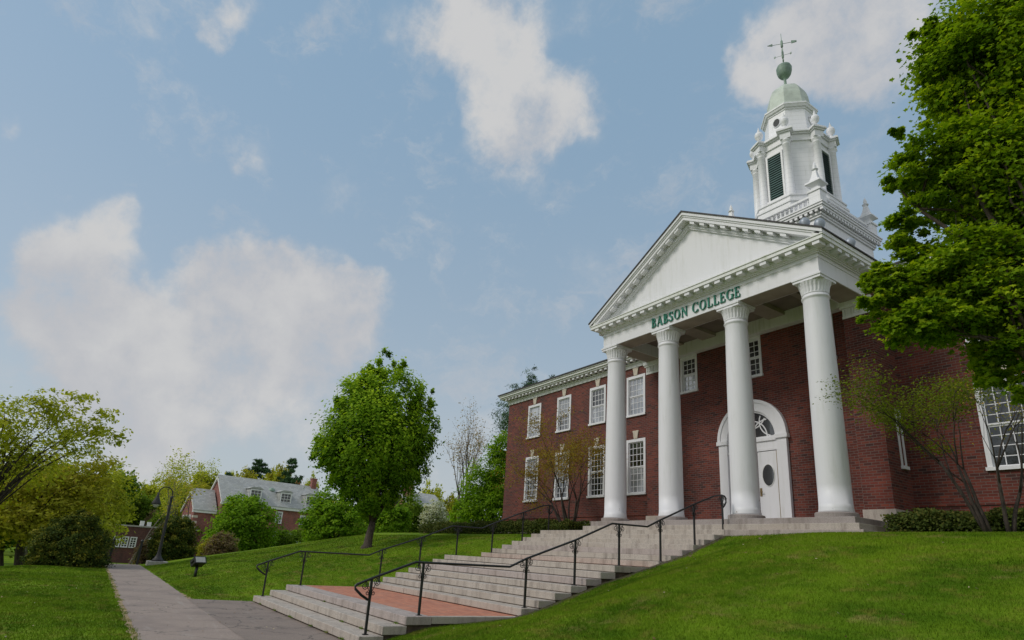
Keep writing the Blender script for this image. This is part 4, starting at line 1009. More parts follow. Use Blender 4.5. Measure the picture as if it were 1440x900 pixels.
def grow(mb, tips, p, d, L, r, depth, rnd, spread, up, n=4, wig=0.12):
    pts = [p.copy()]; dd = d.copy()
    for i in range(n):
        dd = (dd+Vector((rnd.uniform(-1, 1), rnd.uniform(-1, 1), rnd.uniform(-1, 1)))*wig+Vector((0, 0, up*0.06))).normalized()
        pts.append(pts[-1]+dd*L/n)
    rad = [r*(1-0.42*i/n) for i in range(n+1)]
    mb.tube(pts, rad, 7 if r > 0.05 else 5 if r > 0.015 else 4)
    if depth == 0:
        tips += pts[1:]; return
    if depth <= 1: tips += pts[2:]
    k = rnd.choice((2, 3, 3))
    for j in range(k):
        a = dd.orthogonal().normalized(); a.rotate(Matrix.Rotation(rnd.uniform(0, 6.283), 3, dd))
        nd = (dd*math.cos(spread)+a*math.sin(spread)*rnd.uniform(0.6, 1.3)+Vector((0, 0, up*0.15))).normalized()
        at = pts[-1] if j < 2 else pts[rnd.choice((2, 3))]
        grow(mb, tips, at, nd, L*rnd.uniform(0.62, 0.85), rad[-1]*rnd.uniform(0.62, 0.8), depth-1, rnd, spread, up, n, wig)
def airy_tree(label, base, stems, L, r, depth, m, leafsize, per, lrad, name='tree', group=None, barkm='bark_grey', seed=3, spread=0.42, up=0.5, cat='tree', flat=0.5, keep=1.0, shape='diamond', wig=0.12):
    "open tree with visible branching; stems are starting directions"
    rnd = random.Random(seed); rg = np.random.default_rng(seed); t = thing(name, base, label, cat, group); mb = MB(); tips = []
    for d in stems:
        d = Vector(d); grow(mb, tips, Vector(base)+Vector((d.x*0.12, d.y*0.12, -0.1)), d.normalized(), L*rnd.uniform(0.85, 1.1), r, depth, rnd, spread, up, wig=wig)
    mb.build('trunk' if len(stems) < 2 else 'stems', M[barkm], t)
    tips = [p for p in tips if rnd.random() < keep]
    P = np.repeat(np.array([tuple(p) for p in tips]), per, axis=0); n = len(P)
    P = P+rg.normal(size=(n, 3))*lrad*np.array([1, 1, flat])
    leaf_mesh('foliage', P, rg.normal(size=(n, 3))*0.6+np.array([0, 0, 1]), leafsize*rg.uniform(0.5, 1.3, n), rg.normal(0.5, 0.25, n), M[m], t, shape)
    return t
def shrub(label, blobs, m, leafsize, per, clusters, base, name='shrub', group=None, seed=5, cat='shrub', barkm='bark_dark', shape='diamond', **kw):
    t = thing(name, base, label, cat, group)
    cen = crown('foliage', t, blobs, M[m], leafsize, per, clusters, seed=seed, shape=shape, **kw)
    rnd = random.Random(seed); mb = MB()
    for i in rnd.sample(range(len(cen)), min(14, len(cen))):
        c = Vector(cen[i]); b = Vector(base)+Vector((rnd.uniform(-.15, .15), rnd.uniform(-.15, .15), -0.2))
        mb.tube([b, b.lerp(c, 0.5)+Vector((0, 0, 0.15)), c], [0.05, 0.035, 0.01], 5)
    mb.build('stems', M[barkm], t)
    return t
def conifer(label, base, H, Rb, m, seed=2, group=None, name='pine_tree', open_=0.5, leafsize=0.35, droop=-0.05, start=0.25):
    rnd = random.Random(seed); rg = np.random.default_rng(seed); t = thing(name, base, label, 'pine tree', group); b = Vector(base)
    mb = MB(); mb.tube([b-Vector((0, 0, .3)), b+Vector((0, 0, H*0.5)), b+Vector((0, 0, H))], [H*0.022, H*0.014, H*0.002], 8)
    C = []; z = start
    while z < 0.99:
        for k in range(rnd.choice((3, 4, 5))):
            a = rnd.uniform(0, 6.283); L = Rb*(1-z)**0.75*rnd.uniform(0.55, 1.15)+0.25
            p0 = b+Vector((0, 0, H*z)); d = Vector((math.cos(a), math.sin(a), droop+rnd.uniform(-.08, .2)))
            p1 = p0+d*L; p1.z += L*0.12
            mb.tube([p0, p0.lerp(p1, 0.5)-Vector((0, 0, L*0.05)), p1], [H*0.006*(1-z)+0.02, H*0.004*(1-z)+0.015, 0.01], 4)
            nn = int(5+L*5)
            for i in range(nn):
                s = rnd.uniform(0.3, 1.05); q = p0.lerp(p1, s); w_ = 0.16*L*(1.15-s)+0.12
                C.append((q.x+rnd.gauss(0, w_), q.y+rnd.gauss(0, w_), q.z+rnd.gauss(0, 0.10+0.03*L)))
        z += rnd.uniform(0.025, 0.05)*(1+open_)
    mb.build('trunk', M['bark_dark'], t)
    C = np.array(C); C = np.repeat(C, 9, axis=0); n = len(C); C = C+rg.normal(size=(n, 3))*0.13
    leaf_mesh('foliage', C, rg.normal(size=(n, 3))*0.8+np.array([0, 0, 0.6]), leafsize*rg.uniform(0.6, 1.2, n), rg.normal(0.5, 0.25, n), M[m], t, 'needle')
    return t

# the lone maple on the left lawn
b = (-17.348, 6.435, 1.681)
leafy_tree('rounded dense green maple standing alone on the lawn left of the steps', b, (-17.495, 6.611, 2.823), 0.19,
  [(-17.596, 6.349, 6.621, 2.639, 2.431), (-17.501, 6.594, 8.697, 1.705, 2.131), (-17.381, 6.899, 10.724, 0.363, 0.944), (-17.854, 6.231, 10.526, 0.472, 0.871), (-18.203, 4.584, 7.892, 0.555, 0.901), (-18.442, 3.771, 6.218, 0.304, 0.743), (-17.976, 5.287, 8.708, 1.266, 1.196), (-18.164, 4.707, 5.815, 1.223, 1.495), (-18.123, 4.156, 5.731, 0.671, 0.738), (-16.927, 8.208, 7.622, 0.926, 1.638), (-16.889, 8.530, 9.153, 0.363, 0.653), (-17.493, 6.338, 4.280, 1.284, 1.014), (-17.503, 6.311, 3.483, 0.737, 0.536), (-17.135, 7.234, 4.025, 0.611, 0.611), (-17.914, 5.467, 4.809, 1.151, 0.880), (-17.032, 7.730, 5.609, 1.249, 1.318), (-17.064, 7.906, 9.061, 0.505, 0.937), (-17.950, 5.669, 9.891, 0.501, 1.074)],
  'lf_maple', 0.165, 100, 720, name='maple_tree', seed=11, flat=1.45, crad=0.115, shell=0.26, gap=0.5, bright=1.1, outw=1.0, tight=0.46, nl=34)

# near maple whose branches reach in from the right
b = (8.105, 5.747, 1.746)
leafy_tree('large bright green maple leaning in from the right with layered palmate leaves before the hall', b, (8.288, 5.785, 3.962), 0.17,
  [(8.180, 6.069, 9.583, 1.172, 1.116), (7.576, 5.617, 9.570, 0.481, 0.801), (7.406, 5.361, 10.203, 0.233, 0.280), (6.914, 4.987, 8.424, 0.203, 0.124), (6.861, 4.968, 7.576, 0.242, 0.176), (7.331, 5.338, 7.698, 0.672, 0.759), (7.955, 6.123, 7.642, 1.018, 1.286), (6.832, 4.957, 6.735, 0.344, 0.344), (6.666, 4.786, 5.795, 0.481, 0.293), (7.192, 5.294, 5.881, 0.825, 0.639), (7.778, 5.670, 5.567, 0.839, 0.839), (6.517, 4.507, 5.933, 0.273, 0.168), (6.475, 4.489, 5.485, 0.311, 0.166), (6.507, 4.503, 5.145, 0.368, 0.143), (6.976, 4.903, 5.116, 0.700, 0.260), (7.482, 5.383, 4.579, 0.501, 0.308), (7.746, 5.456, 4.189, 0.279, 0.279), (8.522, 6.639, 7.435, 1.147, 2.086)],
  'lf_near', 0.075, 80, 2500, name='maple_tree', seed=21, flat=0.42, crad=0.125, shell=0.36, gap=0.47, shape='maple', nl=46, updir=1.2, bright=0.7)

# small multi-stemmed trees beside the portico
airy_tree('small multi stemmed tree with sparse yellow green leaves before the left brick wing', (-9.474, 11.920, 2.695), [(-.42,-.2,1.2),(-.15,.1,1.3),(.05,-.3,1.3),(.35,.2,1.2),(.6,-.1,1.0),(-.7,-.1,1.0),(-.3,.3,1.2)], 1.8, 0.055, 3, 'lf_russet', 0.085, 17, 0.24, name='small_tree', seed=31, spread=0.5, up=0.25, barkm='bark_dark', flat=0.3)
airy_tree('small branching tree with thin layered yellow green leaves before the right brick wing', (5.402, 10.601, 2.657), [(-.40,-.3,1.3),(-.1,.0,1.3),(-.5,-.15,1.35)], 1.55, 0.045, 3, 'lf_fresh', 0.06, 24, 0.2, name='small_tree', seed=35, spread=0.5, up=0.15, barkm='bark_dark', flat=0.25)
airy_tree('thin bare stemmed tree right of the other by the large white window', (5.829, 10.107, 2.635), [(.05,-.1,1.3),(.3,.2,1.3)], 1.3, 0.045, 3, 'lf_bud', 0.055, 2, 0.12, name='small_tree', seed=37, spread=0.42, up=0.4, barkm='bark_dark', flat=0.3)
# magnolia behind the maple
airy_tree('upright nearly bare magnolia with pale pink blossom at its tips behind the maple', (-25.479, 15.860, 2.867), [(-.25,-.1,1.6),(.2,.1,1.7),(.0,.25,1.8),(.35,-.25,1.5),(-.4,.2,1.4)], 2.9, 0.11, 3, 'lf_pink', 0.13, 4, 0.24, name='magnolia_tree', seed=41, spread=0.30, up=0.9, flat=0.8)

# hedges
def hedge(label, x0, x1, y0, y1, h, seed, name='hedge'):
    rg = np.random.default_rng(seed); n = int((x1-x0)*(y1-y0)*2600); X = rg.uniform(x0, x1, n); Y = rg.uniform(y0, y1, n)
    top = h*(0.86+0.42*np.array([noise.noise(Vector((a*1.1, b_*1.1, seed))) for a, b_ in zip(X, Y)])+0.16*np.array([noise.noise(Vector((a*3.3, b_*3.3, seed))) for a, b_ in zip(X, Y)]))
    f = rg.uniform(0, 1, n)**0.55; Z = height(X, Y)+top*f
    sh = 1-0.10*f; Y = (y0+y1)/2+(Y-(y0+y1)/2)*sh
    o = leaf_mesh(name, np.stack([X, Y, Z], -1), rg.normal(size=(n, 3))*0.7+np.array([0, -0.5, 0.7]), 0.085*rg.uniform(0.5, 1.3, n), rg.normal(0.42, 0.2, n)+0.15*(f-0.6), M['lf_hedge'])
    return tag(o, label, 'hedge')
hedge('long low dark clipped hedge in front of the left brick wing', -22.5, -8.9, 11.3, 12.9, 0.60, 4)
hedge('low dark hedge with bronze tips in front of the right brick wing', 3.15, 8.6, 10.9, 12.6, 0.52, 9)

# evergreens and shrubs by the path
shrub('broad dark yew left of the path', [(-26.227, -4.927, 0.894, 1.560, 1.357), (-26.230, -4.732, 1.765, 0.893, 0.824), (-25.706, -5.617, 0.640, 0.921, 0.921), (-26.732, -3.937, 0.811, 0.700, 1.049), (-26.230, -4.708, 0.192, 1.623, 0.744)], 'lf_yew', 0.10, 90, 700, (-26.230, -4.727, -0.013), name='yew_shrub', seed=51, crad=0.10, updir=0.4, bright=0.7, shell=0.3)
shrub('rounded dark golden tipped yew right of the path behind the lamp post', [(-35.510, 0.304, 1.177, 1.198, 1.566), (-35.500, 0.409, 2.079, 0.929, 0.929), (-35.541, -0.020, 0.585, 0.914, 1.005), (-35.441, 0.958, 0.774, 0.694, 1.110)], 'lf_yew', 0.11, 90, 560, (-35.483, 0.569, 0.166), name='yew_shrub', seed=53, crad=0.11, updir=0.4, bright=0.9, shell=0.3)
shrub('loose pale rhododendron left of the yew by the lamp', [(-37.625, -1.005, 0.383, 0.658, 0.752), (-37.614, -0.834, 0.936, 0.473, 0.567)], 'lf_brown', 0.16, 30, 60, (-37.614, -0.846, -0.266), seed=55, crad=0.16)
shrub('tall bright green leafy shrub in front of the slate roofed house', [(-46.709, 6.633, 2.757, 2.568, 2.691), (-45.915, 5.403, 2.484, 1.786, 2.262), (-46.474, 7.801, 2.487, 1.477, 2.462), (-46.767, 6.321, 4.527, 1.726, 1.233), (-46.021, 4.765, 1.579, 1.179, 1.414)], 'lf_lush', 0.26, 44, 420, (-46.654, 6.918, -0.521), seed=57, crad=0.12, gap=0.48, shell=0.4, name='shrub_tree')
shrub('bronze brown shrub left of the bright green one', [(-41.055, 4.148, 1.178, 1.074, 1.074), (-41.140, 3.613, 0.939, 0.640, 0.747), (-40.958, 4.723, 0.698, 0.753, 0.645)], 'lf_brown', 0.17, 34, 160, (-41.026, 4.327, 0.131), seed=59, crad=0.14)
shrub('low orange and gold shrub near the brown one', [(-43.226, 3.160, 0.708, 0.660, 0.660), (-43.191, 3.412, 1.201, 0.497, 0.497)], 'lf_gold', 0.15, 30, 60, (-43.208, 3.290, -0.301), seed=60, crad=0.16)
shrub('dark green rounded shrub below the house dormers', [(-47.790, 10.925, 2.154, 1.680, 0.905), (-48.005, 10.076, 1.908, 1.156, 0.770), (-47.555, 11.801, 2.278, 1.040, 0.910)], 'lf_green', 0.2, 40, 150, (-47.752, 11.070, -0.360), seed=61, crad=0.12)
for lab, blobs, mm, bs, sd in (
  ('full mid green tree left of the maple trunk', [(-34.459, 10.221, 3.828, 1.564, 1.877), (-35.705, 9.583, 4.316, 1.168, 1.593), (-33.173, 10.911, 3.361, 1.228, 1.535), (-35.832, 9.153, 3.249, 0.946, 1.262), (-34.629, 9.686, 2.527, 1.545, 1.030)], 'lf_lush', (-34.432, 10.307, 2.012), 63),
  ('small bright green tree right of the maple trunk', [(-35.882, 15.022, 3.730, 1.354, 1.354), (-35.574, 15.745, 4.172, 0.908, 1.134)], 'lf_lush', (-35.750, 15.336, 2.862), 65),
  ('dark green rounded tree between maple and white dogwood', [(-38.881, 18.150, 4.620, 1.353, 1.968), (-38.600, 18.758, 4.068, 0.983, 1.474), (-39.174, 17.496, 3.972, 0.978, 1.468)], 'lf_green', (-38.794, 18.341, 2.791), 67)):
    shrub(lab, blobs, mm, 0.22, 44, 300, bs, name='tree', cat='tree', seed=sd, crad=0.13, gap=0.45, shell=0.4)
shrub('white flowering dogwood at the end of the hedge', [(-36.129, 19.262, 4.834, 0.955, 1.193), (-36.376, 18.766, 4.447, 0.595, 0.832), (-35.838, 19.827, 4.412, 0.596, 0.834)], 'lf_white', 0.17, 36, 150, (-36.062, 19.393, 2.901), name='dogwood', cat='tree', seed=69, crad=0.15)
shrub('wide fresh green tree against the end of the left brick wing', [(-22.069, 15.738, 5.568, 1.510, 2.309), (-23.421, 15.429, 4.714, 1.175, 1.627), (-21.747, 16.251, 7.841, 0.904, 1.809), (-24.600, 15.383, 4.073, 0.737, 0.921), (-20.812, 15.857, 5.087, 1.035, 1.897)], 'lf_lush', 0.18, 44, 420, (-21.934, 15.956, 2.868), name='tree', cat='tree', seed=71, crad=0.12, gap=0.48, shell=0.4)
shrub('tall bushy pine rising behind the roof of the left brick wing', [(-30.658, 24.505, 16.602, 0.681, 1.237), (-31.118, 23.838, 15.589, 1.108, 0.554), (-30.170, 25.187, 15.875, 1.108, 0.554), (-29.522, 26.059, 16.377, 0.555, 0.802), (-29.955, 25.481, 14.621, 2.078, 1.222), (-30.976, 24.046, 13.269, 2.428, 1.700)], 'lf_pine', 0.30, 50, 260, (-30.112, 25.267, 2.956), name='pine_tree', cat='pine tree', seed=73, shape='needle', crad=0.16, gap=0.4)
conifer('pine with drooping boughs beside the end of the left brick wing', (-28.919, 21.730, 2.922), 11.039, 2.6, 'lf_pine', 75, open_=0.5, leafsize=0.3)

# big spring tree at the left edge
t = leafy_tree('large spreading tree with loose yellow green spring leaves at the left edge', (-29.401, -9.365, -0.712), (-29.446, -9.005, 1.688), 0.15,
  [(-29.442, -9.037, 6.838, 1.826, 1.461), (-29.569, -7.840, 7.999, 0.983, 0.756), (-29.674, -6.395, 8.541, 0.858, 0.624), (-29.727, -4.953, 8.015, 0.795, 0.636), (-29.635, -7.023, 7.814, 1.379, 0.996), (-29.725, -5.058, 6.986, 1.179, 1.022), (-29.681, -6.264, 6.582, 1.689, 1.151), (-30.572, -7.859, 5.287, 2.267, 1.511), (-29.733, -4.187, 6.849, 0.557, 0.637), (-30.398, -9.453, 4.674, 2.185, 2.185)], 'lf_spring', 0.20, 20, 420, name='spring_tree', seed=81, flat=0.6, crad=0.16, shell=0.6, nl=34, barkm='bark_dark', gap=0.3, )
leafy_tree('olive gold tree filling the left edge below the large spreading tree', (-36.637, -7.229, -1.019), (-36.618, -7.517, 1.483), 0.25,
  [(-36.563, -8.223, 3.705, 2.561, 1.878), (-37.683, -6.418, 4.860, 2.263, 1.629), (-36.727, -4.997, 3.628, 1.792, 1.613), (-35.663, -6.767, 2.150, 2.530, 1.265), (-37.726, -5.041, 5.495, 1.577, 1.391), (-35.524, -8.608, 1.595, 2.035, 1.221)], 'lf_gold', 0.24, 26, 480, name='spring_tree', seed=83, flat=0.6, crad=0.14, shell=0.45, gap=0.4, barkm='bark_dark')
leafy_tree('fresh green tree behind the olive gold one left of the tall bare trunks', (-51.715, -2.699, -1.709), (-51.723, -3.077, 2.439), 0.25,
  [(-51.730, -3.594, 5.940, 1.700, 1.700), (-51.733, -4.398, 4.952, 1.796, 1.796), (-51.719, -2.892, 3.923, 1.571, 1.813), (-51.729, -4.986, 3.142, 2.354, 1.766), (-51.727, -3.326, 2.418, 1.789, 1.193)], 'lf_spring', 0.27, 26, 260, name='spring_tree', seed=85, crad=0.15, gap=0.45)

leafy_tree('yellow green tree behind the broad yew', (-44.711, -5.780, -1.543), (-44.692, -6.343, 1.840), 0.22,
  [(-44.652, -7.209, 3.753, 2.550, 1.836), (-44.714, -5.669, 4.430, 2.090, 1.776), (-44.562, -8.558, 2.630, 2.186, 1.689), (-44.705, -5.990, 2.117, 3.073, 1.537), (-44.726, -3.315, 1.822, 1.267, 1.372)], 'lf_spring', 0.24, 26, 420, name='spring_tree', seed=87, crad=0.14, gap=0.42)
leafy_tree('dark green spreading tree at the left edge behind the lawn', (-39.566, -8.306, -1.490), (-39.526, -8.767, 1.396), 0.22,
  [(-39.506, -8.989, 1.594, 1.770, 1.327), (-39.612, -7.697, 1.346, 1.532, 1.081), (-39.375, -10.193, 2.346, 1.746, 1.746)], 'lf_green', 0.24, 26, 240, name='spring_tree', seed=88, crad=0.14, gap=0.42)
# tall thin trees beyond the path
for lab, bs, H, d, sd, mm in (
  ('tall leaning thin tree with pale trunk left of the lamp post beyond the path', (-69.633, -0.225, -2.300), 11.372, (.10,.16,1), 91, 'lf_bud'),
  ('tall thin tree with high twisting branches behind the lamp post', (-75.468, 2.527, -2.300), 12.747, (.12,.2,1), 93, 'lf_spring'),
  ('slim forked tree with a few leaves between the lamp and the slate roofed house', (-81.095, 6.597, -2.300), 12.480, (.05,-.1,1), 95, 'lf_spring')):
    airy_tree(lab, bs, [d], H*0.36, H*0.016, 4, mm, 0.28, 4, 0.45, name='thin_tree', seed=sd, spread=0.36, up=0.35, barkm='bark_grey')

# woods on the rising ground behind
WOOD = [('far dark conifer showing over the roof ridge of the slate house near its middle', 'pine', -156.64, 28.06, 22.33, 11.14, 101),
  ('far dark conifer behind the right half of the slate roof', 'pine', -159.80, 37.04, 23.23, 10.90, 103),
  ('far small dark conifer left of the slate roof ridge', 'pine', -152.84, 20.69, 18.18, 5.98, 105),
  ('far yellow green tree above the middle of the slate roof', 'lf_gold', -137.50, 21.56, 19.40, 9.70, 110),
  ('far pale green tree above the slate roof between two conifers', 'lf_spring', -138.45, 27.21, 19.42, 7.64, 113),
  ('far russet red tree above the right part of the slate roof', 'lf_red', -134.91, 33.50, 19.42, 5.67, 112),
  ('far light green tree at the right end of the slate roof', 'lf_spring', -141.71, 38.99, 20.36, 7.08, 116),
  ('far olive tree behind the left wing of the slate house', 'lf_gold', -138.60, 14.16, 16.32, 8.80, 111),
  ('far green tree left of the slate house above the yew', 'lf_green', -129.05, 9.58, 14.37, 8.66, 114),
  ('far spring green tree behind the lamp post', 'lf_spring', -119.39, 5.19, 13.03, 8.45, 117),
  ('far dark green tree behind the thin leaning trunks', 'lf_green', -117.60, 1.72, 11.50, 7.66, 120),
  ('far gold green tree left of the thin leaning trunks', 'lf_gold', -121.71, -1.61, 12.38, 7.79, 118),
  ('far green tree behind the olive gold spring tree', 'lf_green', -109.72, -6.02, 12.54, 9.26, 123),
  ('far green tree at the left edge of the view', 'lf_green', -104.51, -11.44, 12.52, 9.67, 126),
  ('far spring green tree at the very left of the view', 'lf_spring', -107.06, -16.78, 12.56, 9.59, 119),
  ('far dark green tree low beside the low brick building', 'lf_green', -107.34, 5.41, 8.41, 5.24, 129),
  ('far olive tree low behind the low brick building', 'lf_brown', -111.49, 3.55, 8.72, 4.88, 115),
  ('far brown budding tree above the low brick building', 'lf_brown', -113.72, -2.19, 9.07, 5.55, 121),
  ('far green tree low between yew and slate house', 'lf_green', -100.95, 9.01, 7.99, 4.60, 132),
  ('far spring tree between maple and magnolia behind the pale roof', 'lf_spring', -124.10, 62.46, 21.25, 10.50, 122),
  ('far olive tree right of the magnolia', 'lf_gold', -121.57, 67.33, 18.55, 8.73, 124),
  ('far green tree behind the lone maple', 'lf_green', -101.93, 38.36, 13.36, 9.52, 135),
  ('far spring tree left of the lone maple beyond the slate house', 'lf_spring', -113.66, 35.05, 14.98, 8.74, 125),
  ('far green tree behind the left shrubs at the field edge', 'lf_green', -79.04, -15.35, 6.74, 7.09, 138),
  ('far pale tree on the ridge left of the slate roof peak', 'lf_spring', -173.21, 19.44, 19.21, 11.74, 119),
  ('far gold tree on the ridge behind the middle of the slate roof', 'lf_gold', -175.05, 37.69, 21.47, 11.75, 118),
  ('far yellow tree just left of the slate roof peak', 'lf_spring', -167.48, 24.18, 18.56, 9.63, 122),
  ('far gold green tree on the ridge between the thin trees', 'lf_gold', -149.15, 9.45, 16.33, 11.51, 124),
  ('far budding tree on the ridge behind the leaning trunk', 'lf_spring', -139.57, 2.71, 15.59, 9.04, 125),
  ('far tall green tree behind the spring trees', 'lf_green', -114.73, -2.97, 15.09, 9.86, 120),
  ('far tall yellow green tree behind the big spring tree', 'lf_spring', -114.61, -9.80, 15.97, 11.92, 116),
  ('far tall gold tree at the left of the view', 'lf_gold', -119.22, -15.76, 15.58, 11.98, 121),
  ('low bronze tree beside the thin trunks', 'lf_brown', -89.31, 5.01, 6.83, 4.05, 127),
  ('low green tree before the low brick building end', 'lf_green', -101.65, 0.13, 5.60, 3.72, 132),
  ('low green tree behind the slate house shrubs', 'lf_green', -114.10, 26.04, 14.00, 7.01, 135),
  ('far spring tree right behind the lone maple', 'lf_spring', -107.36, 51.13, 16.41, 7.51, 110)]
protos = {}
def wood_tree(label, kind, x, y, z, h, wd, sd):
    if kind == 'pine':
        return conifer(label, (x, y, z), h, wd*0.75, 'lf_pine', sd, 'trees of the far wood', leafsize=1.1, open_=0.1, start=0.35)
    key = (kind, sd % 3)
    if key not in protos:
        t = thing('wood_tree', (0, 0, 0), label, 'tree', 'trees of the far wood')
        rg = random.Random(sd); bl = [(rg.uniform(-.22, .22), rg.uniform(-.22, .22), rg.uniform(.45, .82), rg.uniform(.22, .34), rg.uniform(.15, .24)) for _ in range(7)]
        cen = crown('crown', t, bl, M[kind], 0.055, 22, 260, seed=sd, crad=0.16, gap=0.4)
        limbs('trunk', t, (0, 0, 0), (0.01, 0, 0.4), 0.02, cen, M['bark_grey'], 14, sd)
        protos[key] = (t, list(t.children)); first = True
    else: first = False
    src, ch = protos[key]
    if first: r = src
    else:
        r = src.copy(); COL.objects.link(r)
        for c in ch:
            k = c.copy(); COL.objects.link(k); k.parent = r
    r.location = (x, y, z-0.3); r.scale = (wd, wd, h); r.rotation_euler = (0, 0, sd*1.7); r['label'] = label
    return r
for (lab, kind, x, y, h, wd, sd) in WOOD: wood_tree(lab, kind, x, y, hz(x, y), h, wd, sd)

# ------------------------------------------------------------------ far buildings
house = thing('brick_house', (-98.5, 12.3, -2), 'far three storey brick house with pale slate roof, white dormers and a brick chimney', 'house')
ang = math.atan2(16.5, -2.2)
TH = Matrix.Translation((-98.5, 12.3, -2.3)) @ Matrix.Rotation(ang, 4, 'Z')     # local x runs along the facade, local -y faces us
L_, Dp, ez, rz = 17.2, 9.0, 10.1, 14.3
m = MB(TH); m.box(0, L_, 0, Dp, -2, ez); m.prism([(0.01, ez), (Dp-0.01, ez), (Dp/2, rz-0.15)], 0.0, 0.28, 'YZ'); m.prism([(0.01, ez), (Dp-0.01, ez), (Dp/2, rz-0.15)], L_-0.28, L_, 'YZ')
m.box(-0.6, -0.01, 0, 0.01, 0, 0.01)
m.box(-3.6, -0.001, 1.2, 8.0, -2, 8.5); m.prism([(1.21, 8.5), (7.99, 8.5), (4.6, 11.6)], -3.599, -3.3, 'YZ')
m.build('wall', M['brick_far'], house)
def gable(mb, x0, x1, y0, y1, z0, z1, th=0.14):
    ym = (y0+y1)/2
    mb.prism([(y0, z0), (ym, z1), (y1, z0), (y1, z0+th), (ym, z1+th*1.25), (y0, z0+th)], x0, x1, 'YZ')
m = MB(TH); gable(m, -0.25, L_+0.25, -0.45, Dp+0.45, ez-0.25, rz+0.05); gable(m, -3.85, -0.26, 0.8, 8.4, 8.2, 11.7)
rfo = m.build('roof', M['slate'], house)
m = MB(TH); m.box(-0.3, L_+0.3, -0.42, -0.003, ez-0.62, ez-0.22); m.box(-3.9, -0.31, 0.85, 1.19, 7.9, 8.24)
for x0, a, b, zz0, zz1 in ((-0.27, -0.45, Dp+0.45, ez-0.35, rz-0.02), (-3.87, 0.8, 8.4, 8.05, 11.55)):
    ym = (a+b)/2; m.prism([(a, zz0-0.1), (a, zz0+0.1), (ym, zz1), (ym, zz1-0.4)], x0, x0+0.02+0.2, 'YZ'); m.prism([(ym, zz1-0.401), (ym, zz1-0.001), (b, zz0+0.1), (b, zz0-0.1)], x0, x0+0.22, 'YZ')
m.build('eaves', M['white2'], house)
m = MB(TH)
for k in range(10): m.box(-3.63, -2.9, 1.16, 1.8, 0.2+k*0.86, 0.55+k*0.86)
m.build('quoins', M['stone'], house)
m = MB(TH); m.box(L_-1.0, L_-0.1, 4.0, 5.0, 13.0, 15.9); m.box(L_-1.05, L_-0.05, 3.95, 5.05, 15.75, 16.0); m.build('chimney', M['brick_far'], house)
slope = (rz-ez)/(Dp/2)
for xc in (5.2, 10.4, 15.0):
    m = MB(TH); y0 = 0.55; zb = ez+y0*slope-0.35
    m.box(xc-1.05, xc+1.05, y0, y0+3.0, zb, zb+2.3); m.prism([(xc-1.25, zb+2.3), (xc+1.25, zb+2.3), (xc+0.6, zb+2.62), (xc-0.6, zb+2.62)], y0-0.2, y0+3.4)
    d = m.build('dormer', M['slate'], house)
    window(d, xc-0.98, xc+0.98, zb+0.1, zb+2.22, y0-0.13, 3, 2, T=TH, bar=0.06, cas=0.16, bot='glass_far', top='glass_far')
m = MB(TH); m.lathe((8.6, 2.9, 12.6), [(0.6, 0), (0.6, 0.15), (0.5, 0.45), (0.25, 0.62), (0.02, 0.68)], 16); m.build('roof_vent', M['copper_dark'], house)
for xc, zz, w_ in ((6.2, 7.0, .5), (9.5, 7.2, .6), (14.0, 6.9, .75), (2.4, 6.9, .7), (2.2, 3.0, .75), (5.0, 3.1, .7)):
    window(house, xc-w_, xc+w_, zz, zz+2.0, -0.13, 3, 2, T=TH, bar=0.06, cas=0.15, top='glass_far', bot='glass_far')
for yy, zz in ((2.6, 5.8), (4.6, 5.8), (6.4, 5.8), (2.6, 2.6), (4.6, 2.6), (6.4, 2.6)):
    Tg = TH @ Matrix.Translation((-3.6, yy, 0)) @ Matrix.Rotation(R(-90), 4, 'Z')
    window(house, -0.45, 0.45, zz, zz+1.7, -0.13, 2, 2, T=Tg, bar=0.06, cas=0.13, top='glass_far', bot='glass_far')
m = MB(TH); m.box(8.4, 14.6, -2.0, -0.005, -1, 5.0); m.box(8.2, 14.8, -2.2, -0.006, 5.0, 5.3); bay = m.build('bay', M['white2'], house)
m = MB(TH); m.prism([(-2.25, 5.302), (-0.02, 5.302), (-0.02, 5.9)], 8.15, 14.85, 'YZ'); m.build('bay_roof', M['copper_dark'], bay)
for k in range(3): window(bay, 8.8+k*1.95, 10.4+k*1.95, 3.0, 4.8, -2.13, 4, 2, T=TH, bar=0.05, cas=0.14, top='glass_far', bot='glass_far')
# another roof showing between maple and magnolia
h2 = thing('brick_house', (-97.389, 48.790, -2.300), 'far house of which the pale roof and brick chimney show above the dogwood', 'house')
T2 = Matrix.Translation((-97.389, 48.790, -2.300)) @ Matrix.Rotation(ang, 4, 'Z'); e2 = 12.580
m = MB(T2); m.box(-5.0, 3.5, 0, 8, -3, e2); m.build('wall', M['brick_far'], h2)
m = MB(T2); gable(m, -5.3, 3.8, -0.4, 8.4, e2-0.2, e2+2.6); m.build('roof', M['slate'], h2)
m = MB(T2); m.box(-4.4, -2.6, 2.0, 3.6, e2, e2+4.2); m.build('chimney', M['brick_far'], h2)
window(h2, -1.2, 0.2, e2-2.2, e2-0.5, -0.13, 3, 2, T=T2, bar=0.06, cas=0.15); window(h2, 1.4, 2.8, e2-2.2, e2-0.5, -0.13, 3, 2, T=T2, bar=0.06, cas=0.15)
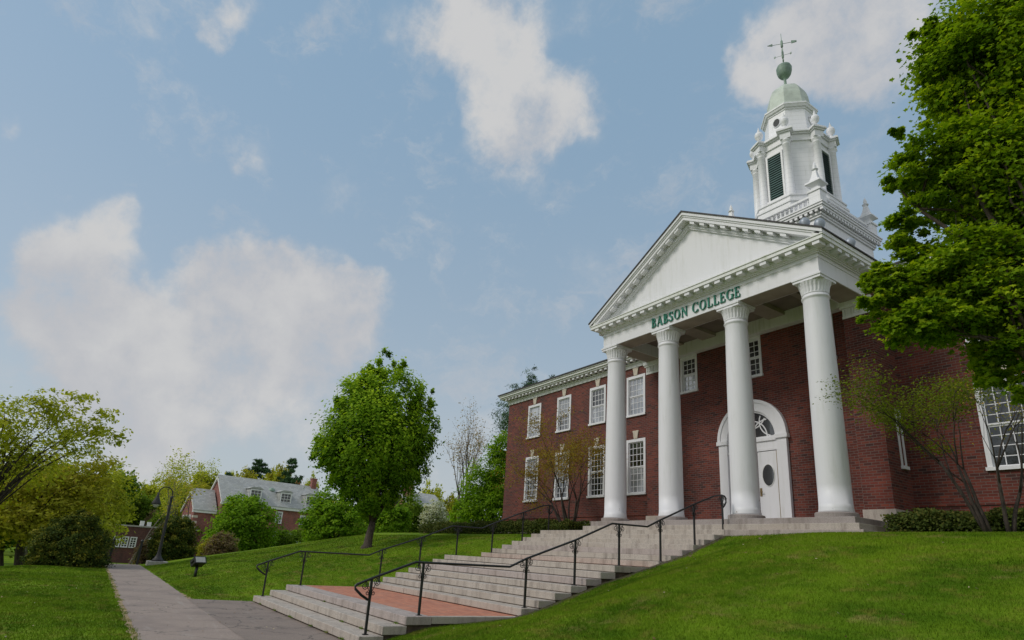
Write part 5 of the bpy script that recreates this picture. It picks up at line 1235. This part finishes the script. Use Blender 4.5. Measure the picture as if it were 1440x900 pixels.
# low brick building across the far lawn
lb = thing('brick_building', (-93.605, 0.939, -2.300), 'low dark brick building with white windows seen across the far lawn', 'building')
T3 = Matrix.Translation((-93.709, -1.981, -2.301)) @ Matrix.Rotation(R(92), 4, 'Z'); zt = 4.986
m = MB(T3); m.box(-1, 11, 0, 8, -2, zt); m.build('wall', M['brick_low'], lb)
m = MB(T3); m.box(-1.15, 11.15, -0.15, 8.1, zt, zt+0.2); m.build('coping', M['concrete'], lb)
m = MB(T3); m.box(3.4, 3.9, 0.6, 1.1, zt+0.2, zt+0.9); m.box(4.3, 4.8, 0.6, 1.1, zt+0.2, zt+0.8); m.build('chimney_pots', M['white2'], lb)
for x0, x1 in ((0.5, 1.4), (1.55, 2.4), (2.55, 3.4), (6.7, 7.55), (7.7, 8.5)): window(lb, x0, x1, zt-2.9, zt-1.4, -0.13, 2, 2, T=T3, bar=0.08, cas=0.11, top='glass_far', bot='glass_far')
o = window(lb, 4.75, 5.75, zt-2.9, zt-1.75, -0.13, 2, 2, T=T3, bar=0.08, cas=0.11, top='glass_far', bot='glass_far')
m = MB(T3); m.prism([(5.25+0.52*math.cos(math.pi*i/12), zt-1.75+0.45*math.sin(math.pi*i/12)) for i in range(13)], -0.16, -0.02); m.build('arch_head', M['white'], o)

# ------------------------------------------------------------------ street furniture
lx, ly = -29.6, -0.85; lzb = hz(lx, ly)
lp = thing('street_lamp', (lx, ly, lzb), 'tall dark gooseneck street lamp with bell shade on a concrete footing beside the path', 'street lamp')
MB().box(lx-0.55, lx+0.55, ly-0.5, ly+0.5, lzb-0.3, lzb+0.16).build('footing', M['concrete'], lp, bevel=0.02)
m = MB(); m.lathe((lx, ly, lzb+0.16), [(0.30, 0), (0.28, 0.08), (0.18, 0.18), (0.11, 0.36), (0.085, 0.6), (0.075, 1.5), (0.065, 3.25), (0.06, 3.4), (0.08, 3.43), (0.08, 3.52), (0.045, 3.56)], 16)
m.build('post', M['lamp_iron'], lp)
gd = Vector((0.20, -0.98, 0)); tp = Vector((lx, ly, lzb+3.68)); pts = [tp, tp+Vector((0, 0, 0.15))]
for i in range(9):
    a = math.pi*i/9*1.15; pts.append(tp+Vector((0, 0, 0.15))+gd*(0.36*(1-math.cos(a)))+Vector((0, 0, 0.36*math.sin(a))))
m = MB(); m.tube(pts, 0.03, 8); m.build('neck', M['lamp_iron'], lp)
e = pts[-1]; m = MB(); m.lathe((e.x, e.y, e.z-0.62), [(0.24, 0), (0.23, 0.06), (0.16, 0.22), (0.10, 0.38), (0.06, 0.5), (0.04, 0.66)], 16); m.build('shade', M['lamp_iron'], lp)
m = MB(); m.lathe((e.x, e.y, e.z-0.80), [(0.02, 0), (0.10, 0.03), (0.16, 0.12), (0.19, 0.19)], 16); m.build('globe', M['lens'], lp)

fx, fy = (-16.983, -0.520); fz = hz(fx, fy)
fl_ = thing('floodlight', (fx, fy, fz), 'small black box floodlight on a short post standing in the lawn left of the steps', 'floodlight')
m = MB(); m.tube([(fx, fy, fz-0.1), (fx, fy, fz+0.42)], 0.055, 10); m.build('post', M['iron'], fl_)
Tf = Matrix.Translation((fx, fy, fz+0.55)) @ Matrix.Rotation(R(20), 4, 'Z') @ Matrix.Rotation(R(-32), 4, 'Y')
m = MB(Tf); m.box(-0.16, 0.16, -0.22, 0.22, -0.13, 0.13); m.box(0.162, 0.185, -0.24, 0.24, -0.15, 0.15); m.box(-0.1, 0.1, -0.26, -0.222, -0.02, 0.02); m.build('housing', M['iron'], fl_, bevel=0.01)
m = MB(Tf); m.box(-0.11, 0.12, -0.17, 0.17, 0.132, 0.14); m.box(0.186, 0.19, -0.19, 0.19, -0.11, 0.11); m.build('lens', M['lens'], fl_)
for (px_, py_), lab in (((-31.717, -3.056), 'short black iron rail post on the left edge of the path by the broad yew'), ((-31.656, -1.670), 'short black iron rail post on the right edge of the path by the lamp')):
    z = hz(px_, py_); g = thing('rail_post', (px_, py_, z), lab, 'post')
    m = MB(); m.box(px_-0.06, px_+0.06, py_-0.06, py_+0.06, z-0.3, z+1.25); m.build('post', M['iron'], g)
    m = MB(); m.tube([(px_, py_, z+1.2), (px_-0.5, py_, z+1.1), (px_-2.4, py_, z+0.2)], 0.04, 8); m.lathe((px_, py_, z+1.25), [(0.08, 0), (0.09, 0.05), (0.05, 0.12), (0.01, 0.16)], 10); m.build('rail', M['iron'], g)

# fallen bits on the lawn
for (a, b_, lab, mm) in ((-0.15, 8.2, 'small dry brown leaf lying on the lawn edge beside the upper flight', 'lf_brown'), (1.15, 9.2, 'small dry brown leaf lying on the lawn below the porch', 'lf_brown')):
    o = leaf_mesh('fallen_leaf', [(a, b_, hz(a, b_)+0.05)], [(0.2, -0.5, 1)], [0.11], [0.5], M[mm], None, 'maple'); tag(o, lab, 'leaf')
